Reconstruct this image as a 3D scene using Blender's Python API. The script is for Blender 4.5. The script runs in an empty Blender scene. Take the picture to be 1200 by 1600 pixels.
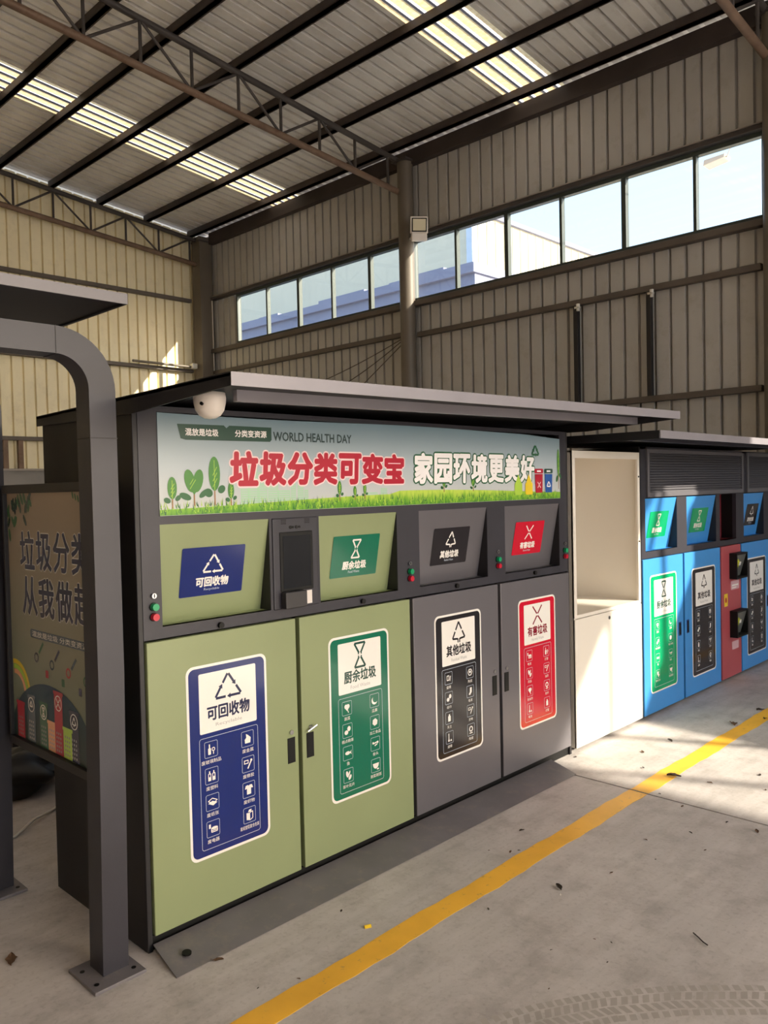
import bpy, bmesh, math, random
from mathutils import Matrix, Vector
random.seed(7)
sc = bpy.context.scene
col = sc.collection

# ------------------------------------------------------------------ camera
YAW, PITCH, ROLL, FPX = 0.79895, -0.02927, 0.02230, 1263.125
CAM = Vector((-1.40557, -2.53838, 1.6))
_F = Vector((math.sin(YAW)*math.cos(PITCH), math.cos(YAW)*math.cos(PITCH), math.sin(PITCH)))
_R = Vector((math.cos(YAW), -math.sin(YAW), 0))
_U = _R.cross(_F)
R2 = _R*math.cos(ROLL) - _U*math.sin(ROLL)
U2 = _R*math.sin(ROLL) + _U*math.cos(ROLL)
cd = bpy.data.cameras.new('camera')
cd.sensor_fit = 'HORIZONTAL'; cd.sensor_width = 36; cd.lens = FPX*36/1200
cd.clip_start = 0.05; cd.clip_end = 300
cam = bpy.data.objects.new('camera', cd); col.objects.link(cam)
M = Matrix((R2, U2, -_F)).transposed().to_4x4(); M.translation = CAM
cam.matrix_world = M
sc.camera = cam

# ------------------------------------------------------------------ world, sun, exposure
sc.view_settings.view_transform = 'Standard'
sc.view_settings.look = 'None'
sc.view_settings.gamma = 1
sc.view_settings.use_curve_mapping = False
sc.view_settings.exposure = 1.13
w = bpy.data.worlds.new('sky'); sc.world = w; w.use_nodes = True
bg = w.node_tree.nodes['Background']
SUN = Vector((1.0, -2.08, 1.13)).normalized()          # towards the sun
skt = w.node_tree.nodes.new('ShaderNodeTexSky'); skt.sky_type = 'NISHITA'; skt.sun_disc = False
skt.sun_elevation = math.asin(SUN.z); skt.sun_rotation = math.atan2(SUN.x, SUN.y)
skt.air_density = 1.0; skt.dust_density = 3.0; skt.ozone_density = 1.0
hz = w.node_tree.nodes.new('ShaderNodeMix'); hz.data_type = 'RGBA'; hz.inputs['Factor'].default_value = .45   # pale high haze
w.node_tree.links.new(skt.outputs[0], hz.inputs['A']); hz.inputs['B'].default_value = (2.5, 3.4, 4.6, 1)
w.node_tree.links.new(hz.outputs['Result'], bg.inputs[0]); bg.inputs[1].default_value = 0.31
sd = bpy.data.lights.new('sun', 'SUN'); sd.energy = 8.2; sd.angle = math.radians(0.7)
sd.color = (1.0, 0.885, 0.73)
so = bpy.data.objects.new('sun', sd); col.objects.link(so)
so.rotation_euler = SUN.to_track_quat('Z', 'Y').to_euler(); so.location = (4, -10, 12)
sc.cycles.max_bounces = 10; sc.cycles.diffuse_bounces = 6; sc.cycles.transparent_max_bounces = 12
sc.cycles.sample_clamp_indirect = 6.0

XR, YB = 6.86, 9.9            # right wall plane, back wall plane
YF, XL, XRIDGE = -13.4, -14.0, -3.5
def zroof(x):                 # underside of the roof sheets
    return 6.16 + 0.103*(XR - x) if x >= XRIDGE else 6.16 + 0.103*(XR - XRIDGE) - 0.103*(XRIDGE - x)

# ------------------------------------------------------------------ materials
def lin(c):
    return tuple((v/255/12.92 if v/255 <= 0.04045 else ((v/255+0.055)/1.055)**2.4) for v in c) + (1,)
MATS = {}
def mat(name, rgb, rough=0.5, metal=0.0, var=0.0, vscale=4.0, bump=0.0, bscale=60.0, coat=0.0, spec=0.5, dirt=None, dirt_amt=0.0):
    if name in MATS: return MATS[name]
    m = bpy.data.materials.new(name); m.use_nodes = True
    nt = m.node_tree; b = nt.nodes['Principled BSDF']
    c = lin(rgb)
    b.inputs['Base Color'].default_value = c
    b.inputs['Roughness'].default_value = rough
    b.inputs['Metallic'].default_value = metal
    b.inputs['Specular IOR Level'].default_value = spec
    if coat: b.inputs['Coat Weight'].default_value = coat; b.inputs['Coat Roughness'].default_value = 0.06
    tc = nt.nodes.new('ShaderNodeTexCoord')
    if var or dirt:
        n = nt.nodes.new('ShaderNodeTexNoise'); n.inputs['Scale'].default_value = vscale; n.inputs['Detail'].default_value = 6
        nt.links.new(tc.outputs['Object'], n.inputs['Vector'])
        rp = nt.nodes.new('ShaderNodeValToRGB'); e = rp.color_ramp.elements
        e[0].position = 0.3; e[1].position = 0.7
        e[0].color = tuple(v*(1-var) for v in c[:3]) + (1,)
        e[1].color = tuple(min(1, v*(1+var)) for v in c[:3]) + (1,)
        nt.links.new(n.outputs['Fac'], rp.inputs['Fac'])
        out = rp.outputs['Color']
        if dirt:
            n2 = nt.nodes.new('ShaderNodeTexNoise'); n2.inputs['Scale'].default_value = vscale*2.7; n2.inputs['Detail'].default_value = 9; n2.inputs['Roughness'].default_value = .7
            nt.links.new(tc.outputs['Object'], n2.inputs['Vector'])
            r2 = nt.nodes.new('ShaderNodeValToRGB'); r2.color_ramp.elements[0].position = .52; r2.color_ramp.elements[1].position = .72
            r2.color_ramp.elements[1].color = (dirt_amt,)*3 + (1,)
            nt.links.new(n2.outputs['Fac'], r2.inputs['Fac'])
            mx = nt.nodes.new('ShaderNodeMix'); mx.data_type = 'RGBA'
            nt.links.new(r2.outputs['Color'], mx.inputs['Factor']); nt.links.new(out, mx.inputs['A']); mx.inputs['B'].default_value = lin(dirt)
            out = mx.outputs['Result']
        nt.links.new(out, b.inputs['Base Color'])
    if bump:
        n3 = nt.nodes.new('ShaderNodeTexNoise'); n3.inputs['Scale'].default_value = bscale; n3.inputs['Detail'].default_value = 4
        nt.links.new(tc.outputs['Object'], n3.inputs['Vector'])
        bp = nt.nodes.new('ShaderNodeBump'); bp.inputs['Strength'].default_value = bump; bp.inputs['Distance'].default_value = 0.01
        nt.links.new(n3.outputs['Fac'], bp.inputs['Height']); nt.links.new(bp.outputs['Normal'], b.inputs['Normal'])
    MATS[name] = m
    return m

frame_m  = mat('charcoal_powder_coat', (49, 48, 56), .42, .12, var=.10, vscale=6, bump=.04, bscale=220)
louvre_m = mat('louvre_grey', (92, 90, 95), .45, .1)
dark_m   = mat('near_black_powder_coat', (25, 23, 27), .5, .0, var=.12, vscale=5, bump=.03, bscale=220)
fascia_m = mat('grey_fascia_paint', (140, 136, 143), .38, .2, var=.06, vscale=5)
black_m  = mat('black_plastic', (10, 10, 11), .55, spec=.3)
green_m  = mat('sage_green_paint', (136, 146, 106), .36, 0, var=.035, vscale=3, bump=.02, bscale=8)
grey_m   = mat('mid_grey_paint', (110, 107, 112), .33, .35, var=.05, vscale=3, bump=.02, bscale=8)
blue_m   = mat('bright_blue_paint', (62, 138, 206), .32, 0, var=.04, vscale=3)
red_m    = mat('dusty_red_paint', (168, 76, 82), .38, 0, var=.06, vscale=3)
darkred_m = mat('deep_red_paint', (110, 22, 34), .45)
white_m  = mat('white_enamel', (226, 219, 208), .4, 0, var=.02, vscale=3)
steel_m  = mat('ramp_steel', (112, 108, 112), .5, .1, var=.12, vscale=5, dirt=(150, 140, 125), dirt_amt=.35, bump=.03, bscale=90)
chrome_m = mat('chrome', (200, 200, 200), .2, 1.0)
greenbtn = mat('green_button', (0, 150, 95), .3, coat=.5)
redbtn   = mat('red_button', (190, 10, 45), .3, coat=.5)
offw_m   = mat('off_white_plastic', (222, 214, 208), .35)
rust_m   = mat('rusty_brown_steel', (118, 96, 80), .6, .2, var=.22, vscale=3, dirt=(86, 56, 40), dirt_amt=.7, bump=.05, bscale=60)
tdark_m  = mat('dark_steel', (70, 64, 62), .6, .2, var=.18, vscale=3)
purlin_m = mat('brown_black_purlin', (62, 54, 52), .6, .1, var=.2, vscale=3)
girt_m   = mat('girt_steel', (92, 84, 78), .55, .2, var=.15, vscale=3)
column_m = mat('column_paint', (104, 96, 86), .5, .1, var=.12, vscale=2)
cladr_m  = mat('shade_greyed_cladding', (176, 174, 172), .5, .1, var=.06, vscale=1.3, dirt=(140, 128, 110), dirt_amt=.4)  # same sheeting as clad_m, greyed to paint in this wall's dimmer light
clad_m   = mat('cream_cladding', (236, 225, 192), .5, .0, var=.06, vscale=1.3, dirt=(178, 166, 140), dirt_amt=.35)
roof_m   = mat('roof_sheet', (228, 226, 223), .5, .1, var=.10, vscale=1.1, dirt=(178, 168, 152), dirt_amt=.4)
masonry_m = mat('grey_render', (136, 132, 130), .8, 0, var=.12, vscale=2, bump=.1, bscale=40)
trim_m   = mat('light_trim', (150, 142, 136), .5, .3)
wframe_m = mat('window_frame', (58, 66, 63), .45, .3)
ground_m = mat('outdoor_concrete', (188, 182, 172), .8, 0, var=.1, vscale=.4)
nb_grey  = mat('neighbour_blue_grey', (128, 132, 156), .7, 0, var=.06, vscale=1)
nb_cream = mat('neighbour_cream', (214, 206, 182), .6, 0, var=.03, vscale=1)
leaf_m   = mat('dry_leaf', (92, 66, 44), .7, 0, var=.35, vscale=40)
leafd_m  = mat('dark_dry_leaf', (52, 40, 32), .75, 0, var=.3, vscale=40)
straw_m  = mat('pale_straw', (190, 160, 90), .7)
cable_m  = mat('grey_cable', (214, 208, 196), .5)
cabled_m = mat('dark_cable', (70, 56, 46), .6)
sack_m   = mat('black_plastic_sheet', (24, 24, 26), .5, 0, bump=.3, bscale=9)
lampglass_m = mat('lamp_glass', (206, 196, 168), .25, coat=.6)
galv_m   = mat('galvanised_white', (214, 212, 208), .35, .3)

def pm(name, rgb, rough=.16): return mat('print_' + name, rgb, rough, spec=.5, coat=.35)
P_white = pm('white', (236, 232, 226)); P_navy = pm('navy', (11, 34, 106)); P_green = pm('green', (0, 104, 78))
P_black = pm('black', (30, 27, 32)); P_red = pm('red', (198, 8, 42)); P_line = pm('pale_line', (196, 208, 222))
P_grey = pm('pale_grey', (170, 168, 166)); P_ink = pm('ink', (36, 40, 74)); P_bgreen = pm('bright_green', (0, 150, 98))
B_white = pm('banner_white', (240, 236, 236), .3); B_red = pm('banner_red', (176, 18, 46), .3); B_pink = pm('banner_pink', (244, 214, 214), .3)
B_dg = pm('banner_dark_green', (36, 96, 62), .3); B_box = pm('banner_box', (30, 70, 56), .3); B_leaf = pm('banner_leaf', (66, 128, 48), .3)
B_leaf2 = pm('banner_leaf_shade', (44, 98, 56), .3); B_stem = pm('banner_stem', (150, 108, 66), .3); B_city = pm('banner_city', (166, 206, 172), .3)
B_text = pm('banner_text', (44, 66, 66), .3); B_blue = pm('banner_blue', (30, 84, 160), .3); B_yel = pm('banner_yellow', (232, 200, 40), .3)
B_lime = pm('banner_lime', (170, 206, 70), .3)

def grad_mat(name, stops, axis, lo, hi, noise=0.0, nscale=30, rough=.3, stretch=(1, 1, 1)):
    """printed gradient along a world axis; ink colours, some dimmed to carry shade"""
    m = bpy.data.materials.new(name); m.use_nodes = True; nt = m.node_tree; b = nt.nodes['Principled BSDF']
    b.inputs['Roughness'].default_value = rough
    g = nt.nodes.new('ShaderNodeNewGeometry'); s = nt.nodes.new('ShaderNodeSeparateXYZ'); nt.links.new(g.outputs['Position'], s.inputs[0])
    mr = nt.nodes.new('ShaderNodeMapRange'); mr.inputs[1].default_value = lo; mr.inputs[2].default_value = hi
    nt.links.new(s.outputs[axis], mr.inputs[0]); out = mr.outputs[0]
    if noise:
        mp = nt.nodes.new('ShaderNodeMapping'); mp.inputs['Scale'].default_value = stretch; nt.links.new(g.outputs['Position'], mp.inputs[0])
        n = nt.nodes.new('ShaderNodeTexNoise'); n.inputs['Scale'].default_value = nscale; n.inputs['Detail'].default_value = 5; nt.links.new(mp.outputs[0], n.inputs['Vector'])
        ma = nt.nodes.new('ShaderNodeMath'); ma.operation = 'MULTIPLY_ADD'; nt.links.new(n.outputs['Fac'], ma.inputs[0]); ma.inputs[1].default_value = noise; ma.inputs[2].default_value = -noise/2
        ad = nt.nodes.new('ShaderNodeMath'); ad.operation = 'ADD'; nt.links.new(out, ad.inputs[0]); nt.links.new(ma.outputs[0], ad.inputs[1]); out = ad.outputs[0]
    rp = nt.nodes.new('ShaderNodeValToRGB')
    while len(rp.color_ramp.elements) < len(stops): rp.color_ramp.elements.new(.5)
    for e, (p, c) in zip(rp.color_ramp.elements, stops): e.position = p; e.color = lin(c)
    nt.links.new(out, rp.inputs['Fac']); nt.links.new(rp.outputs['Color'], b.inputs['Base Color'])
    return m
B_sky = grad_mat('dimmed_banner_sky_print', [(0, (198, 200, 198)), (.45, (174, 184, 190)), (1, (116, 142, 156))], 2, 1.52, 1.885)  # sky inks darkened to carry the canopy's shade
B_grass = grad_mat('banner_grass_print', [(0, (60, 128, 34)), (.5, (124, 178, 48)), (1, (186, 210, 84))], 2, 1.51, 1.58, noise=1.3, nscale=60, stretch=(1, 1, .25))
S_sheet_dim = grad_mat('poster_print', [(0, (104, 122, 104)), (.45, (140, 138, 120)), (1, (156, 136, 116))], 2, .66, 1.61, noise=.25, nscale=4)  # sheet inks dimmed to stand in for shade on the board
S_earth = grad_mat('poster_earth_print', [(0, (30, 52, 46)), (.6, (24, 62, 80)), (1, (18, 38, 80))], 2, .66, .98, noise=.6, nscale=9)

def glass_mat():
    m = bpy.data.materials.new('thin_window_glass'); m.use_nodes = True; nt = m.node_tree
    nt.nodes.remove(nt.nodes['Principled BSDF']); o = nt.nodes['Material Output']
    t = nt.nodes.new('ShaderNodeBsdfTransparent'); t.inputs[0].default_value = (.84, .85, .84, 1)
    g = nt.nodes.new('ShaderNodeBsdfGlossy'); g.inputs['Roughness'].default_value = .03
    f = nt.nodes.new('ShaderNodeLayerWeight'); f.inputs[0].default_value = .5
    pw = nt.nodes.new('ShaderNodeMath'); pw.operation = 'POWER'; nt.links.new(f.outputs['Facing'], pw.inputs[0]); pw.inputs[1].default_value = 5
    ml = nt.nodes.new('ShaderNodeMath'); ml.operation = 'MULTIPLY_ADD'; nt.links.new(pw.outputs[0], ml.inputs[0]); ml.inputs[1].default_value = .4; ml.inputs[2].default_value = .03
    mx = nt.nodes.new('ShaderNodeMixShader')
    nt.links.new(ml.outputs[0], mx.inputs[0]); nt.links.new(t.outputs[0], mx.inputs[1]); nt.links.new(g.outputs[0], mx.inputs[2]); nt.links.new(mx.outputs[0], o.inputs[0])
    return m
glass_m = glass_mat()
def skylight_mat():
    m = bpy.data.materials.new('fibreglass_skylight'); m.use_nodes = True; nt = m.node_tree
    nt.nodes.remove(nt.nodes['Principled BSDF']); o = nt.nodes['Material Output']
    tc = nt.nodes.new('ShaderNodeTexCoord')
    n = nt.nodes.new('ShaderNodeTexNoise'); n.inputs['Scale'].default_value = 26; n.inputs['Detail'].default_value = 6; nt.links.new(tc.outputs['Object'], n.inputs['Vector'])
    rp = nt.nodes.new('ShaderNodeValToRGB'); rp.color_ramp.elements[0].position = .3; rp.color_ramp.elements[1].position = .7
    rp.color_ramp.elements[0].color = (.34, .225, .105, 1); rp.color_ramp.elements[1].color = (.48, .345, .18, 1); nt.links.new(n.outputs['Fac'], rp.inputs[0])
    t = nt.nodes.new('ShaderNodeBsdfTranslucent'); nt.links.new(rp.outputs[0], t.inputs[0])
    d = nt.nodes.new('ShaderNodeBsdfDiffuse'); nt.links.new(rp.outputs[0], d.inputs[0])
    mx = nt.nodes.new('ShaderNodeMixShader'); mx.inputs[0].default_value = .10
    nt.links.new(t.outputs[0], mx.inputs[1]); nt.links.new(d.outputs[0], mx.inputs[2]); nt.links.new(mx.outputs[0], o.inputs[0])
    return m
sky_m = skylight_mat()
skyedge_m = mat('fibreglass_lap', (84, 84, 96), .5)
skyrib_m = sky_m.copy(); skyrib_m.name = 'fibreglass_rib'
for n_ in skyrib_m.node_tree.nodes:
    if n_.type == 'VALTORGB': n_.color_ramp.elements[0].color = (.72, .70, .66, 1); n_.color_ramp.elements[1].color = (.9, .88, .84, 1)

def floor_mat():
    m = bpy.data.materials.new('dusty_concrete'); m.use_nodes = True; nt = m.node_tree; b = nt.nodes['Principled BSDF']
    g = nt.nodes.new('ShaderNodeNewGeometry')
    def noise(s, d=8, r=.6, sc3=None):
        n = nt.nodes.new('ShaderNodeTexNoise'); n.inputs['Scale'].default_value = s; n.inputs['Detail'].default_value = d; n.inputs['Roughness'].default_value = r
        if sc3:
            mp = nt.nodes.new('ShaderNodeMapping'); mp.inputs['Scale'].default_value = sc3; mp.inputs['Rotation'].default_value = (0, 0, .5); nt.links.new(g.outputs['Position'], mp.inputs[0]); nt.links.new(mp.outputs[0], n.inputs['Vector'])
        else: nt.links.new(g.outputs['Position'], n.inputs['Vector'])
        return n
    def ramp(src, a, b_, ca, cb):
        r = nt.nodes.new('ShaderNodeValToRGB'); r.color_ramp.elements[0].position = a; r.color_ramp.elements[1].position = b_
        r.color_ramp.elements[0].color = ca; r.color_ramp.elements[1].color = cb; nt.links.new(src.outputs['Fac'], r.inputs[0]); return r
    def mul(a, bb, f=1.0):
        x = nt.nodes.new('ShaderNodeMix'); x.data_type = 'RGBA'; x.blend_type = 'MULTIPLY'; x.inputs['Factor'].default_value = f
        nt.links.new(a, x.inputs['A']); nt.links.new(bb, x.inputs['B']); return x.outputs['Result']
    base = ramp(noise(1.6), .3, .7, lin((180, 174, 172)), lin((202, 195, 192)))
    st = ramp(noise(4.5, 9, .7), .36, .52, (.80, .79, .78, 1), (1, 1, 1, 1))
    sp = ramp(noise(55, 3, .5), .33, .45, (.84, .83, .82, 1), (1, 1, 1, 1))
    sw = ramp(noise(2.2, 6, .6, (1.0, 7.0, 1)), .35, .6, (.88, .88, .87, 1), (1, 1, 1, 1))
    o = mul(mul(mul(base.outputs[0], st.outputs[0]), sp.outputs[0], .7), sw.outputs[0])
    nt.links.new(o, b.inputs['Base Color'])
    rr = nt.nodes.new('ShaderNodeMapRange'); n = noise(6); nt.links.new(n.outputs['Fac'], rr.inputs[0]); rr.inputs[3].default_value = .45; rr.inputs[4].default_value = .75; nt.links.new(rr.outputs[0], b.inputs['Roughness'])
    bp = nt.nodes.new('ShaderNodeBump'); bp.inputs['Strength'].default_value = .12; bp.inputs['Distance'].default_value = .01
    n4 = noise(40, 8); nt.links.new(n4.outputs['Fac'], bp.inputs['Height']); nt.links.new(bp.outputs[0], b.inputs['Normal'])
    return m
floor_m = floor_mat()
def paint_mat():
    m = bpy.data.materials.new('worn_yellow_paint'); m.use_nodes = True; nt = m.node_tree; b = nt.nodes['Principled BSDF']
    g = nt.nodes.new('ShaderNodeNewGeometry')
    n = nt.nodes.new('ShaderNodeTexNoise'); n.inputs['Scale'].default_value = 22; n.inputs['Detail'].default_value = 9; n.inputs['Roughness'].default_value = .7; nt.links.new(g.outputs['Position'], n.inputs['Vector'])
    r = nt.nodes.new('ShaderNodeValToRGB'); r.color_ramp.elements[0].position = .60; r.color_ramp.elements[1].position = .72
    r.color_ramp.elements[0].color = lin((250, 190, 58)); r.color_ramp.elements[1].color = lin((176, 140, 96)); nt.links.new(n.outputs['Fac'], r.inputs[0])
    n2 = nt.nodes.new('ShaderNodeTexNoise'); n2.inputs['Scale'].default_value = 3; n2.inputs['Detail'].default_value = 5; nt.links.new(g.outputs['Position'], n2.inputs['Vector'])
    r2 = nt.nodes.new('ShaderNodeValToRGB'); r2.color_ramp.elements[0].color = (.78, .76, .72, 1); r2.color_ramp.elements[0].position = .3; r2.color_ramp.elements[1].position = .6; nt.links.new(n2.outputs['Fac'], r2.inputs[0])
    x = nt.nodes.new('ShaderNodeMix'); x.data_type = 'RGBA'; x.blend_type = 'MULTIPLY'; x.inputs['Factor'].default_value = 1
    nt.links.new(r.outputs[0], x.inputs['A']); nt.links.new(r2.outputs[0], x.inputs['B']); nt.links.new(x.outputs['Result'], b.inputs['Base Color'])
    b.inputs['Roughness'].default_value = .55
    return m
yellow_m = paint_mat()
track_m = mat('tyre_dust', (166, 159, 153), .8, 0, var=.1, vscale=8)

# ------------------------------------------------------------------ mesh helpers
WL = {}
def wloc(o): return WL.get(o.name, Vector((0, 0, 0))) if o else Vector((0, 0, 0))
class MB:
    def __init__(s): s.v = []; s.f = []; s.m = []
    def add(s, vs, fs, mi=0):
        k = len(s.v); s.v += [tuple(p) for p in vs]; s.f += [tuple(i+k for i in f) for f in fs]; s.m += [mi]*len(fs); return s
    def box(s, x0, x1, y0, y1, z0, z1, mi=0):
        return s.add([(x0,y0,z0),(x1,y0,z0),(x1,y1,z0),(x0,y1,z0),(x0,y0,z1),(x1,y0,z1),(x1,y1,z1),(x0,y1,z1)],
                     [(0,3,2,1),(4,5,6,7),(0,1,5,4),(1,2,6,5),(2,3,7,6),(3,0,4,7)], mi)
    def prism(s, pts, off, mi=0):
        """closed polygon pts (3D, planar) extruded by vector off"""
        n = len(pts); a = [Vector(p) for p in pts]; o = Vector(off)
        return s.add(a + [p+o for p in a], [tuple(range(n))[::-1], tuple(range(n, 2*n))] + [(i, (i+1) % n, n+(i+1) % n, n+i) for i in range(n)], mi)
    def tube(s, p, q, r, n=10, mi=0, r2=None):
        p = Vector(p); q = Vector(q); d = (q-p).normalized(); a = d.orthogonal().normalized(); b = d.cross(a); r2 = r if r2 is None else r2
        vs = []
        for c, rr in ((p, r), (q, r2)):
            for i in range(n):
                t = 2*math.pi*i/n; vs.append(c + a*math.cos(t)*rr + b*math.sin(t)*rr)
        return s.add(vs, [tuple(range(n))[::-1], tuple(range(n, 2*n))] + [(i, (i+1) % n, n+(i+1) % n, n+i) for i in range(n)], mi)
    def bar(s, p, q, wy, h, mi=0):
        """square bar between two points lying in a plane of constant y, wy deep in y, h high"""
        p = Vector(p); q = Vector(q); d = (q-p).normalized(); y = Vector((0, 1, 0)); u = d.cross(y).normalized()
        vs = [c + y*a*wy/2 + u*b*h/2 for c in (p, q) for a, b in ((-1,-1),(1,-1),(1,1),(-1,1))]
        return s.add(vs, [(3,2,1,0),(4,5,6,7),(0,1,5,4),(1,2,6,5),(2,3,7,6),(3,0,4,7)], mi)
    def path(s, pts, r, n=6, mi=0):
        pts = [Vector(p) for p in pts]; vs = []; prev = None
        for i, p in enumerate(pts):
            d = (pts[min(i+1, len(pts)-1)] - pts[max(i-1, 0)]).normalized()
            a = d.orthogonal().normalized() if prev is None else (prev - d*prev.dot(d)).normalized(); prev = a; b = d.cross(a)
            vs += [p + a*math.cos(2*math.pi*k/n)*r + b*math.sin(2*math.pi*k/n)*r for k in range(n)]
        fs = [(i*n+k, i*n+(k+1) % n, (i+1)*n+(k+1) % n, (i+1)*n+k) for i in range(len(pts)-1) for k in range(n)]
        fs += [tuple(range(n))[::-1], tuple(range(len(vs)-n, len(vs)))]
        return s.add(vs, fs, mi)
    def build(s, name, mats, parent=None, smooth=False, bevel=0.0, fix=True):
        me = bpy.data.meshes.new(name); o_ = wloc(parent)
        me.from_pydata([(x-o_.x, y-o_.y, z-o_.z) for x, y, z in s.v], [], s.f)
        for m in (mats if isinstance(mats, (list, tuple)) else [mats]): me.materials.append(m)
        me.polygons.foreach_set('material_index', s.m)
        if fix:
            bm = bmesh.new(); bm.from_mesh(me); bmesh.ops.recalc_face_normals(bm, faces=bm.faces); bm.to_mesh(me); bm.free()
        if smooth:
            for p in me.polygons: p.use_smooth = True
            try: me.set_sharp_from_angle(angle=math.radians(38))
            except Exception: pass
        ob = bpy.data.objects.new(name, me); col.objects.link(ob)
        if parent: ob.parent = parent
        WL[ob.name] = o_.copy()
        if bevel:
            b = ob.modifiers.new('bevel', 'BEVEL'); b.width = bevel; b.segments = 2; b.limit_method = 'ANGLE'; b.angle_limit = math.radians(40)
        return ob
def bx(name, m, parent, *a, bevel=0.0): return MB().box(*a).build(name, m, parent, bevel=bevel)
def tag(o, label, cat, group=None):
    o['label'] = label; o['category'] = cat
    if group: o['group'] = group
    return o
def thing(name, loc, label=None, cat=None, group=None):
    o = bpy.data.objects.new(name, None); col.objects.link(o); o.location = loc; o.empty_display_size = .1; WL[o.name] = Vector(loc)
    if label: tag(o, label, cat, group)
    return o
def structure(o): o['kind'] = 'structure'; return o
def piece(name, me, parent, loc):                      # alike pieces share mesh data
    o = bpy.data.objects.new(name, me); col.objects.link(o); o.parent = parent; o.location = Vector(loc) - wloc(parent); WL[o.name] = Vector(loc); return o

# ------------------------------------------------------------------ lettering (built-in font, converted to mesh in one go)
STR = ['可回收物', '厨余垃圾', '其他垃圾', '有害垃圾', 'Recyclable', 'Food Waste', 'Residual Waste', 'Harmful Waste', 'WORLD HEALTH DAY',
       '混放是垃圾', '分类变资源', '混放是垃圾 分类变资源', '废玻璃制品', '废塑料', '废纸张', '废电器', '废金属', '废橡胶', '废织物', '废纸塑铝复合包装',
       '蔬菜', '糕点糖果', '鱼', '茶叶花卉', '瓜果', '加工食品', '骨头', '剩菜剩饭', '烟蒂', '陶瓷', '纸巾', '毛发', '灰土', '尿布', '电池', '灯管', '药品', '油漆', '杀虫剂', '胶片'] \
      + list('垃圾分类可变宝家园环境更美好从我做起')
STR = list(dict.fromkeys(STR))
TX = {}
_tmp = []
for s in STR:
    c = bpy.data.curves.new('lettering', 'FONT'); c.body = s; c.resolution_u = 2
    o = bpy.data.objects.new('lettering', c); col.objects.link(o); _tmp.append((s, o))
_dg = bpy.context.evaluated_depsgraph_get()
for s, o in _tmp:
    me = bpy.data.meshes.new_from_object(o.evaluated_get(_dg))
    vs = [(v.co.x, v.co.y) for v in me.vertices]; fs = [tuple(p.vertices) for p in me.polygons]
    TX[s] = (vs, fs, min(a for a, _ in vs), max(a for a, _ in vs), min(b for _, b in vs), max(b for _, b in vs))
    bpy.data.meshes.remove(me)
for s, o in _tmp:
    c = o.data; bpy.data.objects.remove(o); bpy.data.curves.remove(c)

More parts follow.
